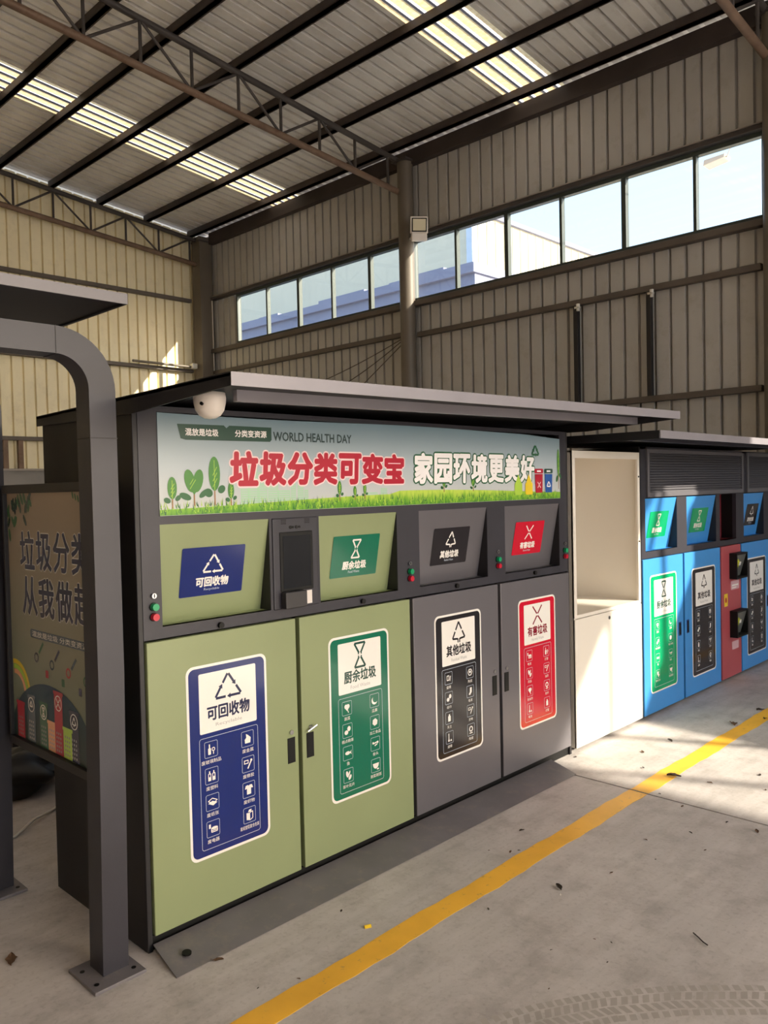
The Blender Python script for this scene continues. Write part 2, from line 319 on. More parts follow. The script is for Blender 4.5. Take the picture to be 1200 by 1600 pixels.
class Print:
    """flat print in 2D (u right, v up), stacked in thin layers, several inks"""
    def __init__(s, O, U, V, step=0.0004): s.O = Vector(O); s.U = Vector(U).normalized(); s.V = Vector(V).normalized(); s.N = s.U.cross(s.V); s.step = step; s.mb = MB(); s.mats = []; s.cnt = 0
    def mi(s, m):
        if m not in s.mats: s.mats.append(m)
        return s.mats.index(m)
    def poly(s, pts, m, L=1, holes=None):
        s.cnt += 1; L += (s.cnt % 60)*.006
        s.mb.add([s.O + s.U*a + s.V*b + s.N*(L*s.step) for a, b in pts], [tuple(range(len(pts)))], s.mi(m))
    def rect(s, u0, u1, v0, v1, m, L=1): s.poly([(u0, v0), (u1, v0), (u1, v1), (u0, v1)], m, L)
    def rrect(s, u0, u1, v0, v1, r, m, L=1, n=5):
        p = []
        for cx, cy, a in ((u1-r, v0+r, -90), (u1-r, v1-r, 0), (u0+r, v1-r, 90), (u0+r, v0+r, 180)):
            p += [(cx + r*math.cos(math.radians(a+90*k/n)), cy + r*math.sin(math.radians(a+90*k/n))) for k in range(n+1)]
        s.poly(p, m, L); return p
    def outline(s, u0, u1, v0, v1, r, wd, m, L=1, n=4):
        q = []
        for rr, (a0, a1, b0, b1) in ((r, (u0, u1, v0, v1)), (max(r-wd, .0005), (u0+wd, u1-wd, v0+wd, v1-wd))):
            p = []
            for cx, cy, a in ((a1-rr, b0+rr, -90), (a1-rr, b1-rr, 0), (a0+rr, b1-rr, 90), (a0+rr, b0+rr, 180)):
                p += [(cx + rr*math.cos(math.radians(a+90*k/n)), cy + rr*math.sin(math.radians(a+90*k/n))) for k in range(n+1)]
            q.append(p)
        k = len(q[0]); vs = [s.O + s.U*a + s.V*b + s.N*(L*s.step) for a, b in q[0]+q[1]]
        s.mb.add(vs, [(i, (i+1) % k, k+(i+1) % k, k+i) for i in range(k)], s.mi(m))
    def line(s, p, q, wd, m, L=1):
        d = Vector((q[0]-p[0], q[1]-p[1])); l = d.length or 1; nx, ny = -d.y/l*wd/2, d.x/l*wd/2
        s.poly([(p[0]-nx, p[1]-ny), (q[0]-nx, q[1]-ny), (q[0]+nx, q[1]+ny), (p[0]+nx, p[1]+ny)], m, L)
    def pline(s, pts, wd, m, L=1, closed=False):
        for i in range(len(pts) - (0 if closed else 1)): s.line(pts[i], pts[(i+1) % len(pts)], wd, m, L + .02*i)
    def ell(s, cx, cy, a, b, m, L=1, rot=0, n=18, t0=0, t1=360):
        c, d = math.cos(math.radians(rot)), math.sin(math.radians(rot)); p = []
        full = t1-t0 >= 360
        for k in range(n if full else n+1):
            t = math.radians(t0 + (t1-t0)*k/n); x, y = a*math.cos(t), b*math.sin(t); p.append((cx + x*c - y*d, cy + x*d + y*c))
        s.poly(p, m, L)
    def ring(s, cx, cy, r, wd, m, L=1, n=18, t0=0, t1=360):
        pts = [(cx + r*math.cos(math.radians(t0+(t1-t0)*k/n)), cy + r*math.sin(math.radians(t0+(t1-t0)*k/n))) for k in range(n+1)]
        for i in range(n): s.line(pts[i], pts[i+1], wd, m, L)
    def text(s, t, u0, u1, v0, v1, m, L=1, bold=0.0, dirs=4, slant=0.0):
        vs, fs, a0, a1, b0, b1 = TX[t]; ku = (u1-u0)/(a1-a0); kv = (v1-v0)/(b1-b0)
        offs = [(0, 0)] + ([(bold*math.cos(2*math.pi*k/dirs), bold*math.sin(2*math.pi*k/dirs)) for k in range(dirs)] if bold else [])
        for i, (ox, oy) in enumerate(offs):
            P = [s.O + s.U*(u0 + (a-a0)*ku + ox + slant*(b-b0)*kv) + s.V*(v0 + (b-b0)*kv + oy) + s.N*((L + .03*i)*s.step) for a, b in vs]
            s.mb.add(P, fs, s.mi(m))
    def build(s, name, parent):
        o = s.mb.build(name, s.mats, parent, fix=False)
        return o

# symbols used on the signs -----------------------------------------------------------
def sym_recycle(p, cx, cy, r, wd, m, L):
    A = [(cx + r*math.cos(math.radians(90+120*k)), cy + r*.86*math.sin(math.radians(90+120*k))) for k in range(3)]
    for k in range(3):
        a, b = Vector(A[k]), Vector(A[(k+1) % 3]); d = b-a
        p.line(a+d*.03, a+d*.40, wd, m, L+.1*k); p.line(a+d*.52, a+d*.96, wd, m, L+.1*k)
        h = a+d*.58; n = Vector((-d.y, d.x)).normalized(); e = d.normalized()
        p.poly([tuple(h-n*wd*1.05), tuple(h+n*wd*1.05), tuple(h-e*wd*1.6)][::-1], m, L+.35)
def sym_food(p, cx, cy, r, wd, m, L):
    for sg in (1, -1):
        a, b, c = (cx-r*.62, cy+sg*r), (cx+r*.62, cy+sg*r), (cx, cy+sg*r*.10)
        p.line(a, b, wd, m, L); p.line(b, (cx+r*.10, cy+sg*r*.16), wd, m, L+.1); p.line(a, (cx-r*.10, cy+sg*r*.16), wd, m, L+.2)
        p.line((cx-wd*.9, cy+sg*r*.30), (cx-wd*.9, cy+sg*r*.05), wd*.7, m, L+.3); p.line((cx+wd*.9, cy+sg*r*.30), (cx+wd*.9, cy+sg*r*.05), wd*.7, m, L+.3)
def sym_other(p, cx, cy, r, wd, m, L):
    t, l, rr = (cx, cy+r), (cx-r*.92, cy-r*.55), (cx+r*.92, cy-r*.55)
    for q in (l, rr):
        d = Vector(q)-Vector(t); p.line(t, tuple(Vector(t)+d*.48), wd, m, L); p.line(tuple(Vector(t)+d*.58), q, wd, m, L+.1)
    p.line(l, (cx-r*.12, cy-r*.62), wd, m, L+.2); p.line((cx+r*.12, cy-r*.62), rr, wd, m, L+.2)
    p.line((cx-r*.12, cy-r*.60), (cx-r*.12, cy-r*.98), wd*.8, m, L+.3); p.line((cx+r*.12, cy-r*.60), (cx+r*.12, cy-r*.98), wd*.8, m, L+.3)
def sym_harm(p, cx, cy, r, wd, m, L):
    for sx in (1, -1):
        for sy in (1, -1):
            p.line((cx+sx*r*.90, cy+sy*r), (cx+sx*r*.10, cy+sy*r*.12), wd, m, L+.1*(sx+sy))
    p.line((cx-wd, cy+r*.18), (cx+wd, cy+r*.18), wd*.5, m, L+.4); p.line((cx-wd, cy-r*.18), (cx+wd, cy-r*.18), wd*.5, m, L+.4)
def icon(p, k, cx, cy, s, m, L):
    """small pictograms: s is half the icon size"""
    l = s*.13
    if k == 'bottles':
        p.rrect(cx-.55*s, cx-.05*s, cy-.8*s, cy+.2*s, .1*s, m, L); p.rect(cx-.4*s, cx-.2*s, cy+.2*s, cy+.8*s, m, L+.1)
        p.ring(cx+.4*s, cy-.05*s, .25*s, l, m, L, 10); p.line((cx+.4*s, cy-.3*s), (cx+.4*s, cy-.8*s), l, m, L)
    elif k == 'jugs':
        for o in (-.4, .35): p.rrect(cx+(o-.27)*s, cx+(o+.27)*s, cy-.75*s, cy-.15*s, .06*s, m, L); p.outline(cx+(o-.27)*s, cx+(o+.27)*s, cy-.75*s, cy+.4*s, .12*s, l, m, L+.1); p.rect(cx+(o-.1)*s, cx+(o+.1)*s, cy+.4*s, cy+.75*s, m, L+.2)
    elif k == 'books':
        p.poly([(cx-.8*s, cy-.1*s), (cx+.1*s, cy-.55*s), (cx+.85*s, cy-.2*s), (cx-.05*s, cy+.2*s)], m, L); p.pline([(cx-.8*s, cy+.25*s), (cx+.1*s, cy-.2*s), (cx+.85*s, cy+.15*s), (cx-.05*s, cy+.6*s)], l, m, L+.2, True)
    elif k == 'device':
        p.rrect(cx-.8*s, cx-.45*s, cy+.1*s, cy+.75*s, .06*s, m, L); p.ell(cx+.2*s, cy+.05*s, .6*s, .22*s, m, L); p.outline(cx-.4*s, cx+.8*s, cy-.6*s, cy+.1*s, .15*s, l, m, L+.1); p.line((cx-.4*s, cy-.3*s), (cx+.8*s, cy-.3*s), l, m, L+.2)
    elif k == 'kettle':
        p.poly([(cx-.5*s, cy-.7*s), (cx+.5*s, cy-.7*s), (cx+.6*s, cy+.1*s), (cx+.1*s, cy+.55*s), (cx-.3*s, cy+.8*s), (cx-.25*s, cy+.2*s), (cx-.55*s, cy-.1*s)], m, L)
    elif k == 'tools':
        p.outline(cx-.8*s, cx+.05*s, cy+.1*s, cy+.7*s, .05*s, l, m, L); p.line((cx-.1*s, cy-.7*s), (cx+.6*s, cy+.5*s), .22*s, m, L); p.ell(cx+.6*s, cy+.55*s, .2*s, .2*s, m, L+.1)
    elif k == 'shirt':
        p.poly([(cx-.4*s, cy-.75*s), (cx+.4*s, cy-.75*s), (cx+.4*s, cy+.2*s), (cx+.8*s, cy+.15*s), (cx+.6*s, cy+.7*s), (cx+.2*s, cy+.75*s), (cx, cy+.6*s), (cx-.2*s, cy+.75*s), (cx-.6*s, cy+.7*s), (cx-.8*s, cy+.15*s), (cx-.4*s, cy+.2*s)], m, L)
    elif k == 'carton':
        p.poly([(cx-.6*s, cy-.7*s), (cx, cy-.85*s), (cx, cy+.3*s), (cx-.6*s, cy+.4*s)], m, L); p.pline([(cx, cy-.85*s), (cx+.6*s, cy-.6*s), (cx+.6*s, cy+.5*s), (cx, cy+.3*s)], l, m, L+.1, True); p.poly([(cx-.3*s, cy+.45*s), (cx+.3*s, cy+.45*s), (cx+.4*s, cy+.85*s), (cx-.1*s, cy+.85*s)], m, L)
    elif k == 'heart':
        p.ell(cx-.25*s, cy+.3*s, .38*s, .4*s, m, L); p.ell(cx+.25*s, cy+.3*s, .38*s, .4*s, m, L+.1); p.poly([(cx-.6*s, cy+.15*s), (cx, cy-.5*s), (cx+.6*s, cy+.15*s)], m, L+.2); p.line((cx+.15*s, cy-.4*s), (cx+.35*s, cy-.85*s), l*1.2, m, L)
    elif k == 'moon':
        n = 12; a = [(cx + .75*s*math.cos(math.radians(150+190*i/n)), cy + .75*s*math.sin(math.radians(150+190*i/n))) for i in range(n+1)]; b = [(cx+.25*s + .72*s*math.cos(math.radians(150+175*i/n)), cy+.3*s + .72*s*math.sin(math.radians(150+175*i/n))) for i in range(n+1)][::-1]
        for i in range(n): p.poly([a[i], a[i+1], b[n-i-1], b[n-i]], m, L)
    elif k == 'cake':
        p.ell(cx-.3*s, cy-.3*s, .45*s, .4*s, m, L); p.ell(cx+.35*s, cy+.3*s, .4*s, .45*s, m, L+.1)
    elif k == 'bread': p.poly([(cx + .7*s*math.cos(math.radians(20+60*i)), cy + .7*s*math.sin(math.radians(20+60*i))) for i in range(6)], m, L)
    elif k == 'fish':
        p.ell(cx-.1*s, cy, .6*s, .32*s, m, L); p.poly([(cx+.4*s, cy), (cx+.85*s, cy-.4*s), (cx+.75*s, cy), (cx+.85*s, cy+.4*s)], m, L+.1)
    elif k == 'bone':
        p.line((cx-.5*s, cy+.1*s), (cx+.5*s, cy+.25*s), .22*s, m, L); p.line((cx-.2*s, cy-.35*s), (cx+.5*s, cy-.1*s), .2*s, m, L)
        for o in (-.6, .6): p.ell(cx+o*s, cy+.2*s, .2*s, .22*s, m, L+.1)
    elif k == 'leaves': p.ell(cx-.3*s, cy+.25*s, .3*s, .6*s, m, L, 15); p.ell(cx+.35*s, cy-.4*s, .3*s, .5*s, m, L+.1, -35); p.ell(cx+.2*s, cy+.35*s, .16*s, .45*s, m, L+.1, -25)
    elif k == 'bowl':
        p.ell(cx, cy+.25*s, .75*s, .85*s, m, L, 0, 14, 180, 360); p.rect(cx-.8*s, cx+.8*s, cy+.22*s, cy+.38*s, m, L+.1); p.ell(cx+.5*s, cy-.75*s, .3*s, .14*s, m, L+.1)
    elif k == 'box': p.pline([(cx + .7*s*math.cos(math.radians(60*i)), cy + .7*s*math.sin(math.radians(60*i))) for i in range(6)], l*1.4, m, L, True); p.poly([(cx-.35*s, cy+.1*s), (cx, cy-.3*s), (cx+.35*s, cy+.1*s), (cx, cy+.4*s)], m, L)
    elif k == 'sock': p.poly([(cx-.1*s, cy+.8*s), (cx+.5*s, cy+.8*s), (cx+.45*s, cy-.2*s), (cx-.1*s, cy-.75*s), (cx-.55*s, cy-.6*s), (cx-.15*s, cy-.1*s)], m, L)
    elif k == 'cup': p.outline(cx-.6*s, cx+.2*s, cy-.5*s, cy+.6*s, .1*s, l*1.4, m, L); p.line((cx+.4*s, cy-.6*s), (cx+.6*s, cy+.4*s), l*1.4, m, L)
    elif k == 'thermo': p.line((cx-.3*s, cy-.5*s), (cx-.3*s, cy+.8*s), .2*s, m, L); p.ell(cx-.3*s, cy-.6*s, .25*s, .25*s, m, L+.1); p.poly([(cx+.1*s, cy-.8*s), (cx+.7*s, cy-.8*s), (cx+.4*s, cy-.35*s)], m, L)
    elif k == 'can': p.rrect(cx-.4*s, cx+.4*s, cy-.75*s, cy+.35*s, .08*s, m, L); p.rect(cx-.2*s, cx+.2*s, cy+.35*s, cy+.7*s, m, L+.1)
    elif k == 'ringi': p.ring(cx, cy+.15*s, .5*s, l*2, m, L, 14); p.line((cx-.5*s, cy-.7*s), (cx+.5*s, cy-.7*s), l*1.5, m, L)

SIGN = {
 'recycle': dict(c=P_navy, ink=P_ink, s=sym_recycle, t='可回收物', e='Recyclable', ic=['bottles', 'kettle', 'jugs', 'tools', 'books', 'shirt', 'device', 'carton'],
                 cap=['废玻璃制品', '废金属', '废塑料', '废橡胶', '废纸张', '废织物', '废电器', '废纸塑铝复合包装']),
 'food': dict(c=P_green, ink=pm('green_ink', (30, 70, 60)), s=sym_food, t='厨余垃圾', e='Food Waste', ic=['heart', 'moon', 'cake', 'bread', 'fish', 'bone', 'leaves', 'bowl'],
              cap=['蔬菜', '瓜果', '糕点糖果', '加工食品', '鱼', '骨头', '茶叶花卉', '剩菜剩饭']),
 'other': dict(c=P_black, ink=P_black, s=sym_other, t='其他垃圾', e='Residual Waste', ic=['cup', 'box', 'cake', 'sock', 'can', 'tools', 'thermo', 'ringi'],
               cap=['烟蒂', '陶瓷', '纸巾', '毛发', '灰土', '尿布', '烟蒂', '陶瓷']),
 'harm': dict(c=P_red, ink=pm('red_ink', (130, 24, 44)), s=sym_harm, t='有害垃圾', e='Harmful Waste', ic=['device', 'bottles', 'leaves', 'tools', 'heart', 'ringi', 'thermo', 'can'],
              cap=['电池', '灯管', '药品', '油漆', '杀虫剂', '胶片', '电池', '灯管']),
}
def tall_sign(parent, kind, x0, x1, z0, z1, y=-.012, base=None):
    k = SIGN[kind]; c = base or k['c']; p = Print((0, y, 0), (1, 0, 0), (0, 0, 1)); W = x1-x0; H = z1-z0
    p.rrect(x0, x1, z0, z1, .03, P_white, 1)
    b = .010; p.rrect(x0+b, x1-b, z0+b, z1-b, .024, c, 2)
    u0, u1 = x0+W*.145, x1-W*.145; w1, w0 = z1-H*.045, z0+H*.645
    p.rrect(u0, u1, w0, w1, .006, P_white, 3)
    cx = (u0+u1)/2
    ph = w1-w0
    r_, cv = {'recycle': (.068, w1-ph*.06-.0585), 'food': (.052, w0+ph*.715), 'other': (.052, w0+ph*.70), 'harm': (.050, w0+ph*.71)}[kind]
    k['s'](p, cx, cv, r_, .0095, k['ink'], 4)
    tw = (u1-u0)*.37
    p.text(k['t'], cx-tw, cx+tw, w0+(w1-w0)*.20, w0+(w1-w0)*.20+.052, k['ink'], 4, bold=.0018)
    p.text(k['e'], cx-tw*.62, cx+tw*.62, w0+(w1-w0)*.07, w0+(w1-w0)*.07+.016, P_grey, 4)
    v1, v0 = w0-H*.022, z0+H*.045
    p.outline(u0-.004, u1+.004, v0, v1, .010, .0016, P_line, 3)
    ih = (v1-v0-.02)/4
    for i in range(8):
        cc, r = i % 2, i//2
        ix = u0 + .018 + .0275 if cc == 0 else u1 - .018 - .0275
        iy = v1 - .012 - r*ih - .034
        p.outline(ix-.0285, ix+.0285, iy-.030, iy+.030, .006, .0014, P_line, 3)
        icon(p, k['ic'][i], ix, iy, .024, P_white, 4)
        t = k['cap'][i]; hw = min(.044, .0085*len(t))
        p.text(t, ix-hw, ix+hw, iy-.052, iy-.037, P_white, 4)
    return p.build('sign_sticker', parent)
def small_sign(parent, kind, x0, x1, O, V, v0, v1, col_=None):
    k = SIGN[kind]; p = Print(O, (1, 0, 0), V)
    p.rrect(x0, x1, v0, v1, .006, col_ or k['c'], 2)
    cx = (x0+x1)/2; H = v1-v0
    k['s'](p, cx, v0+H*.67 - (.012 if kind == 'recycle' else 0), {'recycle': .052, 'food': .040, 'other': .040, 'harm': .038}[kind], .0072, P_white, 3)
    p.text(k['t'], cx-.071, cx+.071, v0+H*.185, v0+H*.185+.036, P_white, 3, bold=.0016)
    p.text(k['e'], cx-.034, cx+.034, v0+H*.09, v0+H*.09+.011, P_line, 3)
    return p.build('sign_sticker', parent)

# ==================================================================== SETTING
# floor: two cast slabs with an open joint at x = 2.46
bx_floor = structure(MB().box(XL, 2.455, YF-2, YB+.1, -.12, 0).build('floor', floor_m))
structure(bx_floor)
MB().box(2.467, XR+.1, YF-2, YB+.1, -.12, 0).build('concrete_slab', floor_m, bx_floor)
MB().box(2.40, 2.52, YF-2, YB+.1, -.20, -.018).build('joint_filler', dark_m, bx_floor)
g = structure(MB().box(-60, 70, -70, 70, -.4, -.21).build('ground', ground_m))

# rib-profiled sheet: list of (along, depth) points
def rib_profile(n, pitch, rw, rd, first=None):
    pts = [(0, 0)]
    for k in range(n):
        c = (k+.5)*pitch
        pts += [(c-rw*.6, 0), (c-rw*.35, rd), (c+rw*.35, rd), (c+rw*.6, 0)]
        pts += [(c+pitch*.36, 0), (c+pitch*.38, rd*.12), (c+pitch*.42, rd*.12), (c+pitch*.44, 0)] if False else []
    pts.append((n*pitch, 0)); return pts
def sheet_mesh(name, prof, fn, s0, s1, m, closed_top=None):
    """prof swept between s0 and s1; fn(along, depth, sweep) -> xyz"""
    me = bpy.data.meshes.new(name); vs = []; n = len(prof)
    for s in (s0, s1): vs += [fn(a, d, s) for a, d in prof]
    me.from_pydata(vs, [], [(i, i+1, n+i+1, n+i) for i in range(n-1)]); me.materials.append(m); return me

# right wall ------------------------------------------------------------
wall_r = structure(thing('wall_right', (XR, 0, 0)))
P5 = rib_profile(5, .175, .030, .042)
ZS, ZH, ZS2 = 4.10, 4.955, 3.56
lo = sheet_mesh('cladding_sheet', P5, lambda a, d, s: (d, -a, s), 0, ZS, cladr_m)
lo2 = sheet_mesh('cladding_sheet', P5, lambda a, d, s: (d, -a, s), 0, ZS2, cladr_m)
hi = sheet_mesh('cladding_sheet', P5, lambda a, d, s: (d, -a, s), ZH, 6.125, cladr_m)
k = 0
while YB - k*.875 > YF + .1:
    y = YB - k*.875
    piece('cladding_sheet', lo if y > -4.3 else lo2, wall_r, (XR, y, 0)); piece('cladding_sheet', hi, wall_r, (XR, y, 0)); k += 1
YWE = YB - k*.875
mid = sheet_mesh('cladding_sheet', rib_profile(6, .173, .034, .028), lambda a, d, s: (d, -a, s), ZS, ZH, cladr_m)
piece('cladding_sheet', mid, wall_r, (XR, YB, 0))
def girt(z, y0, y1, h=.065, d=.075, m=girt_m, nm='girt'):
    return MB().box(XR-d, XR-.001, y0, y1, z-h/2, z+h/2).build(nm, m, wall_r, bevel=.006)
girt(3.70, 4.98, 9.55); girt(3.66, .30, 4.74); girt(2.49, .30, 4.74); girt(2.49, 4.98, 9.55); girt(3.66, -4.65, .05); girt(2.49, YWE, .05)
girt(6.03, YWE, 9.55, .195, .10, purlin_m, 'eave_beam')
girt(4.075, -4.65, 9.6, .07, .10, girt_m, 'sill_rail'); girt(ZS2-.025, YWE, -4.65, .07, .10, girt_m, 'sill_rail'); girt(4.985, YWE, 9.55, .05, .09, tdark_m, 'head_rail')
MB().box(XR-.10, XR-.085, YWE, 9.55, 5.01, 5.022).build('drip_trim', trim_m, wall_r)
# short studs between the two girts, with a bright bolt plate at the top
for y in (2.325, 1.445):
    s_ = MB().box(XR-.08, XR-.02, y-.026, y+.026, 2.52, 3.63).build('wall_stud', dark_m, wall_r, bevel=.004)
    q = MB(); q.tube((XR-.10, y-.05, 3.60), (XR-.10, y-.05, 3.635), .022); q.tube((XR-.10, y-.05, 3.555), (XR-.10, y-.05, 3.585), .018); q.box(XR-.10, XR-.06, y-.06, y, 3.59, 3.61)
    q.build('bolt_plate', galv_m, s_)

# strip windows, one run per bay ---------------------------------------
def window_run(n, y1, y0, divs, pane_n, ZS=ZS):
    """aluminium strip window between y1 (far) and y0 (near)"""
    root = structure(thing('window_%d' % n, (XR, (y0+y1)/2, ZS)))
    x0, x1 = XR-.045, XR+.035
    f = MB(); f.box(x0, x1, y0, y1, ZS+.01, ZS+.055); f.box(x0, x1, y0, y1, ZH-.05, ZH-.005)
    f.box(x0, x1, y1-.035, y1, ZS+.055, ZH-.05); f.box(x0, x1, y0, y0+.035, ZS+.055, ZH-.05)
    f.build('window_frame', wframe_m, root, bevel=.004)
    ys = [y1-.035] + divs + [y0+.035]
    for i, d in enumerate(divs):
        t = .028 if i % 2 else .018
        MB().box(x0+.005, x1-.005, d-t, d+t, ZS+.055, ZH-.05).build('mullion', wframe_m, root, bevel=.003)
    for a, b in zip(ys[:-1], ys[1:]):
        MB().box(XR-.008, XR-.003, b+.02, a-.02, ZS+.05, ZH-.045).build('pane', glass_m, root)
    return root
window_run(1, 8.86, 4.90, [8.03, 7.235, 6.455, 5.655], 5)
window_run(2, 4.82, .26, [4.075, 3.285, 2.52, 1.735, .95], 6)
window_run(3, .14, -4.62, [-.63, -1.40, -2.18, -2.95, -3.72], 6)
window_run(4, -4.70, -12.9, [-6.0 - 1.57*j for j in range(5)], 6, ZS2)
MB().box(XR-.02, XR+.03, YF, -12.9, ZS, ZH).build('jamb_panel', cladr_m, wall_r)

# back wall ---------------------------------------------------------------
wall_b = structure(thing('wall_back', (0, YB, 0)))
k = 0
while XR - k*.875 > XL:
    x = XR - k*.875
    me = sheet_mesh('cladding_sheet', P5, lambda a, d, s, x=x: (-a, d, zroof(x-a)-.035 if s else 2.0), 0, 1, clad_m)
    piece('cladding_sheet', me, wall_b, (x, YB, 0)); k += 1
MB().box(XL, XR, YB-.10, YB+.12, 0, 1.985).build('masonry_upstand', masonry_m, wall_b)
MB().box(XL, XR, YB-.13, YB+.12, 1.985, 2.015).build('coping', trim_m, wall_b)
for z in (4.97, 3.74, 2.47):
    MB().box(XL, 6.56, YB-.085, YB-.002, z-.03, z+.03).build('girt', girt_m, wall_b, bevel=.006)
for x in (3.30, 3.52):
    MB().box(x-.035, x+.035, YB-.085, YB-.02, 2.015, 2.44).build('wall_stud', rust_m, wall_b)
wall_f = structure(MB().box(XL, -4.2, YF-.05, YF, 0, 6.9).build('wall_front_blocker', clad_m))  # unseen part-wall, added to keep light off the left side
wall_l = structure(MB().box(XL-.05, XL, YF, YB, 0, zroof(XL)).build('wall_left', clad_m))

# roof ------------------------------------------------------------------------
ceil_ = structure(thing('ceiling', (0, 0, 6)))
PITCHR = .1675
P4 = [(a_, d_) for a_, d_ in rib_profile(4, PITCHR, .040, .072)]
fn = lambda a, d, s: (s, -a, zroof(s) + d - 6)
rs = sheet_mesh('roof_sheet', P4, fn, 7.2, XRIDGE, roof_m)
sk = sheet_mesh('skylight_sheet', rib_profile(4, PITCHR, .052, .020), fn, 7.2, XRIDGE, sky_m); sk.materials.append(skyrib_m); sk.materials.append(skyedge_m)
for pi, pp in enumerate(sk.polygons): pp.material_index = (0, 2, 1, 2)[pi % 4] if pi < len(sk.polygons)-1 else 0
rs2 = sheet_mesh('roof_sheet', P4, fn, XRIDGE, XL-.3, roof_m); sk2 = sheet_mesh('skylight_sheet', P4, fn, XRIDGE, XL-.3, sky_m)
y = 10.48; i = 0
while y > YF - .3:
    is_sky = i % 7 == 4
    piece('skylight_sheet' if is_sky else 'roof_sheet', sk if is_sky else rs, ceil_, (0, y, 6))
    piece('skylight_sheet' if is_sky else 'roof_sheet', sk2 if is_sky else rs2, ceil_, (0, y, 6)); y -= .67; i += 1
YRE = y
px = [6.57, 5.73, 4.90, 4.12, 3.33, 2.66] + [1.9 - .79*j for j in range(7)]
for x in px:
    zt = zroof(x) - .004
    q = MB(); q.box(x-.027, x+.027, YRE, 9.88, zt-.102, zt); q.box(x-.027, x+.044, YRE, 9.88, zt-.102, zt-.090)
    q.build('purlin', purlin_m, ceil_)

# ==================================================================== STEEL FRAME
def ztop(x): return 6.026 + .103*(6.43-x) - .012
def zbot(x): return 5.568 + .085*(6.79-x)
def truss(y, label):
    t = thing('roof_truss', (6.7, y, 5.6), label, 'truss', 'steel roof trusses')
    MB().tube((6.72, y, ztop(6.72)), (XRIDGE, y, ztop(XRIDGE)), .036, 10).build('top_chord', tdark_m, t, smooth=True)
    MB().tube((6.72, y, zbot(6.72)), (XRIDGE, y, zbot(XRIDGE)), .040, 12).build('bottom_chord', rust_m, t, smooth=True)
    xs = [6.47 - .597*j for j in range(17)]
    for j, x in enumerate(xs):
        MB().tube((x, y, zbot(x)+.02), (x, y, ztop(x)-.02), .018, 8).build('vertical_web', tdark_m, t, smooth=True)
        if j < len(xs)-1:
            x2 = xs[j+1]
            a, b = ((x-.03, y, ztop(x)-.03), (x2+.03, y, zbot(x2)+.03)) if j % 2 == 0 else ((x-.03, y, zbot(x)+.03), (x2+.03, y, ztop(x2)-.03))
            if j % 2 == 1: a, b = b, a
            MB().tube(a, b, .016, 8).build('diagonal_web', tdark_m, t, smooth=True)
    return t
truss(9.70, 'roof truss against the cream back wall, farthest from the viewer')
truss(4.92, 'roof truss crossing the ceiling to the round column with the floodlight')
truss(.20, 'roof truss whose rusty bottom chord enters the top right corner')
def column(x, y, label, shape):
    t = thing('steel_column', (x, y, 0), label, 'column', 'steel columns along the windowed wall')
    if shape == 'round':
        MB().tube((x, y, .02), (x, y, 5.98), .105, 24).build('shaft', column_m, t, smooth=True)
    else:
        q = MB(); q.box(x-.12, x+.12, y-.12, y-.105, .02, 6.05); q.box(x-.12, x+.12, y+.105, y+.12, .02, 6.05); q.box(x-.008, x+.008, y-.105, y+.105, .02, 6.05); q.box(x-.12, x-.112, y-.105, y+.105, .02, 6.05)
        q.build('shaft', column_m, t)
    MB().box(x-.15, min(x+.15, XR-.004), y-.15, y+.15, 0, .02).build('base_plate', tdark_m, t)
    MB().box(x-.13, min(x+.13, XR-.004), y-.13, y+.13, 5.96, 5.985).build('cap_plate', tdark_m, t)
column(6.70, 9.68, 'square dark column standing in the corner of back wall and windowed wall', 'h')
column(6.745, 4.86, 'round steel column between the two window runs, floodlight at its top', 'round')
column(6.745, .15, 'round steel column at the right edge of the picture', 'round')
# ==================================================================== NEIGHBOURS OUTSIDE
n1 = thing('neighbour_shed', (12, 16, -.2), 'long low blue-grey building seen through the windows beside the corner', 'building')
MB().box(12, 15.9, 7.75, 40, -.2, 6.0).build('wall', nb_grey, n1)
q = MB()
for j in range(40):
    y0 = 7.7 + j*.8; h = 6.20 + .035*math.sin(j*1.7) + .02*math.sin(j*.6); q.box(11.9, 15.95, y0, y0+.8, 6.0, h)
q.build('roof_edge', nb_grey, n1)
n2 = thing('neighbour_hall', (20, 15, -.2), 'tall cream ribbed building lit by the sun, seen through the middle windows', 'building')
q = MB(); q.box(16.25, 34, 11, 26, -.2, 9.0)
for j in range(44): q.box(16.4+j*.4, 16.44+j*.4, 10.97, 11.0, -.2, 8.95)
q.build('wall', nb_cream, n2); MB().box(16.2, 34.1, 10.9, 11.0, 9.0, 9.12).build('roof_edge', nb_grey, n2)
MB().box(16.02, 16.24, 10.9, 11.1, -.2, 9.0).build('downpipe', mat('pale_downpipe', (196, 208, 220), .6), n2)
ol = thing('outdoor_lamp', (8.0, 1.19, 5.2), 'small pale lamp on a thin arm outside the window at upper right', 'lamp')
MB().prism([(7.9, 1.31, 5.20), (7.9, 1.075, 5.235), (7.9, 1.06, 5.275), (7.9, 1.30, 5.265)], (.18, 0, 0)).build('lamp_head', offw_m, ol, bevel=.006)
MB().tube((7.98, 1.07, 5.255), (6.90, .45, 5.30), .008, 6).build('arm', galv_m, ol)

# ==================================================================== MAIN SORTING STATION
st = thing('waste_sorting_station', (0, 0, 0), 'charcoal waste sorting station with green and grey doors under a printed banner', 'waste station')
D = .72
ZT = 1.905
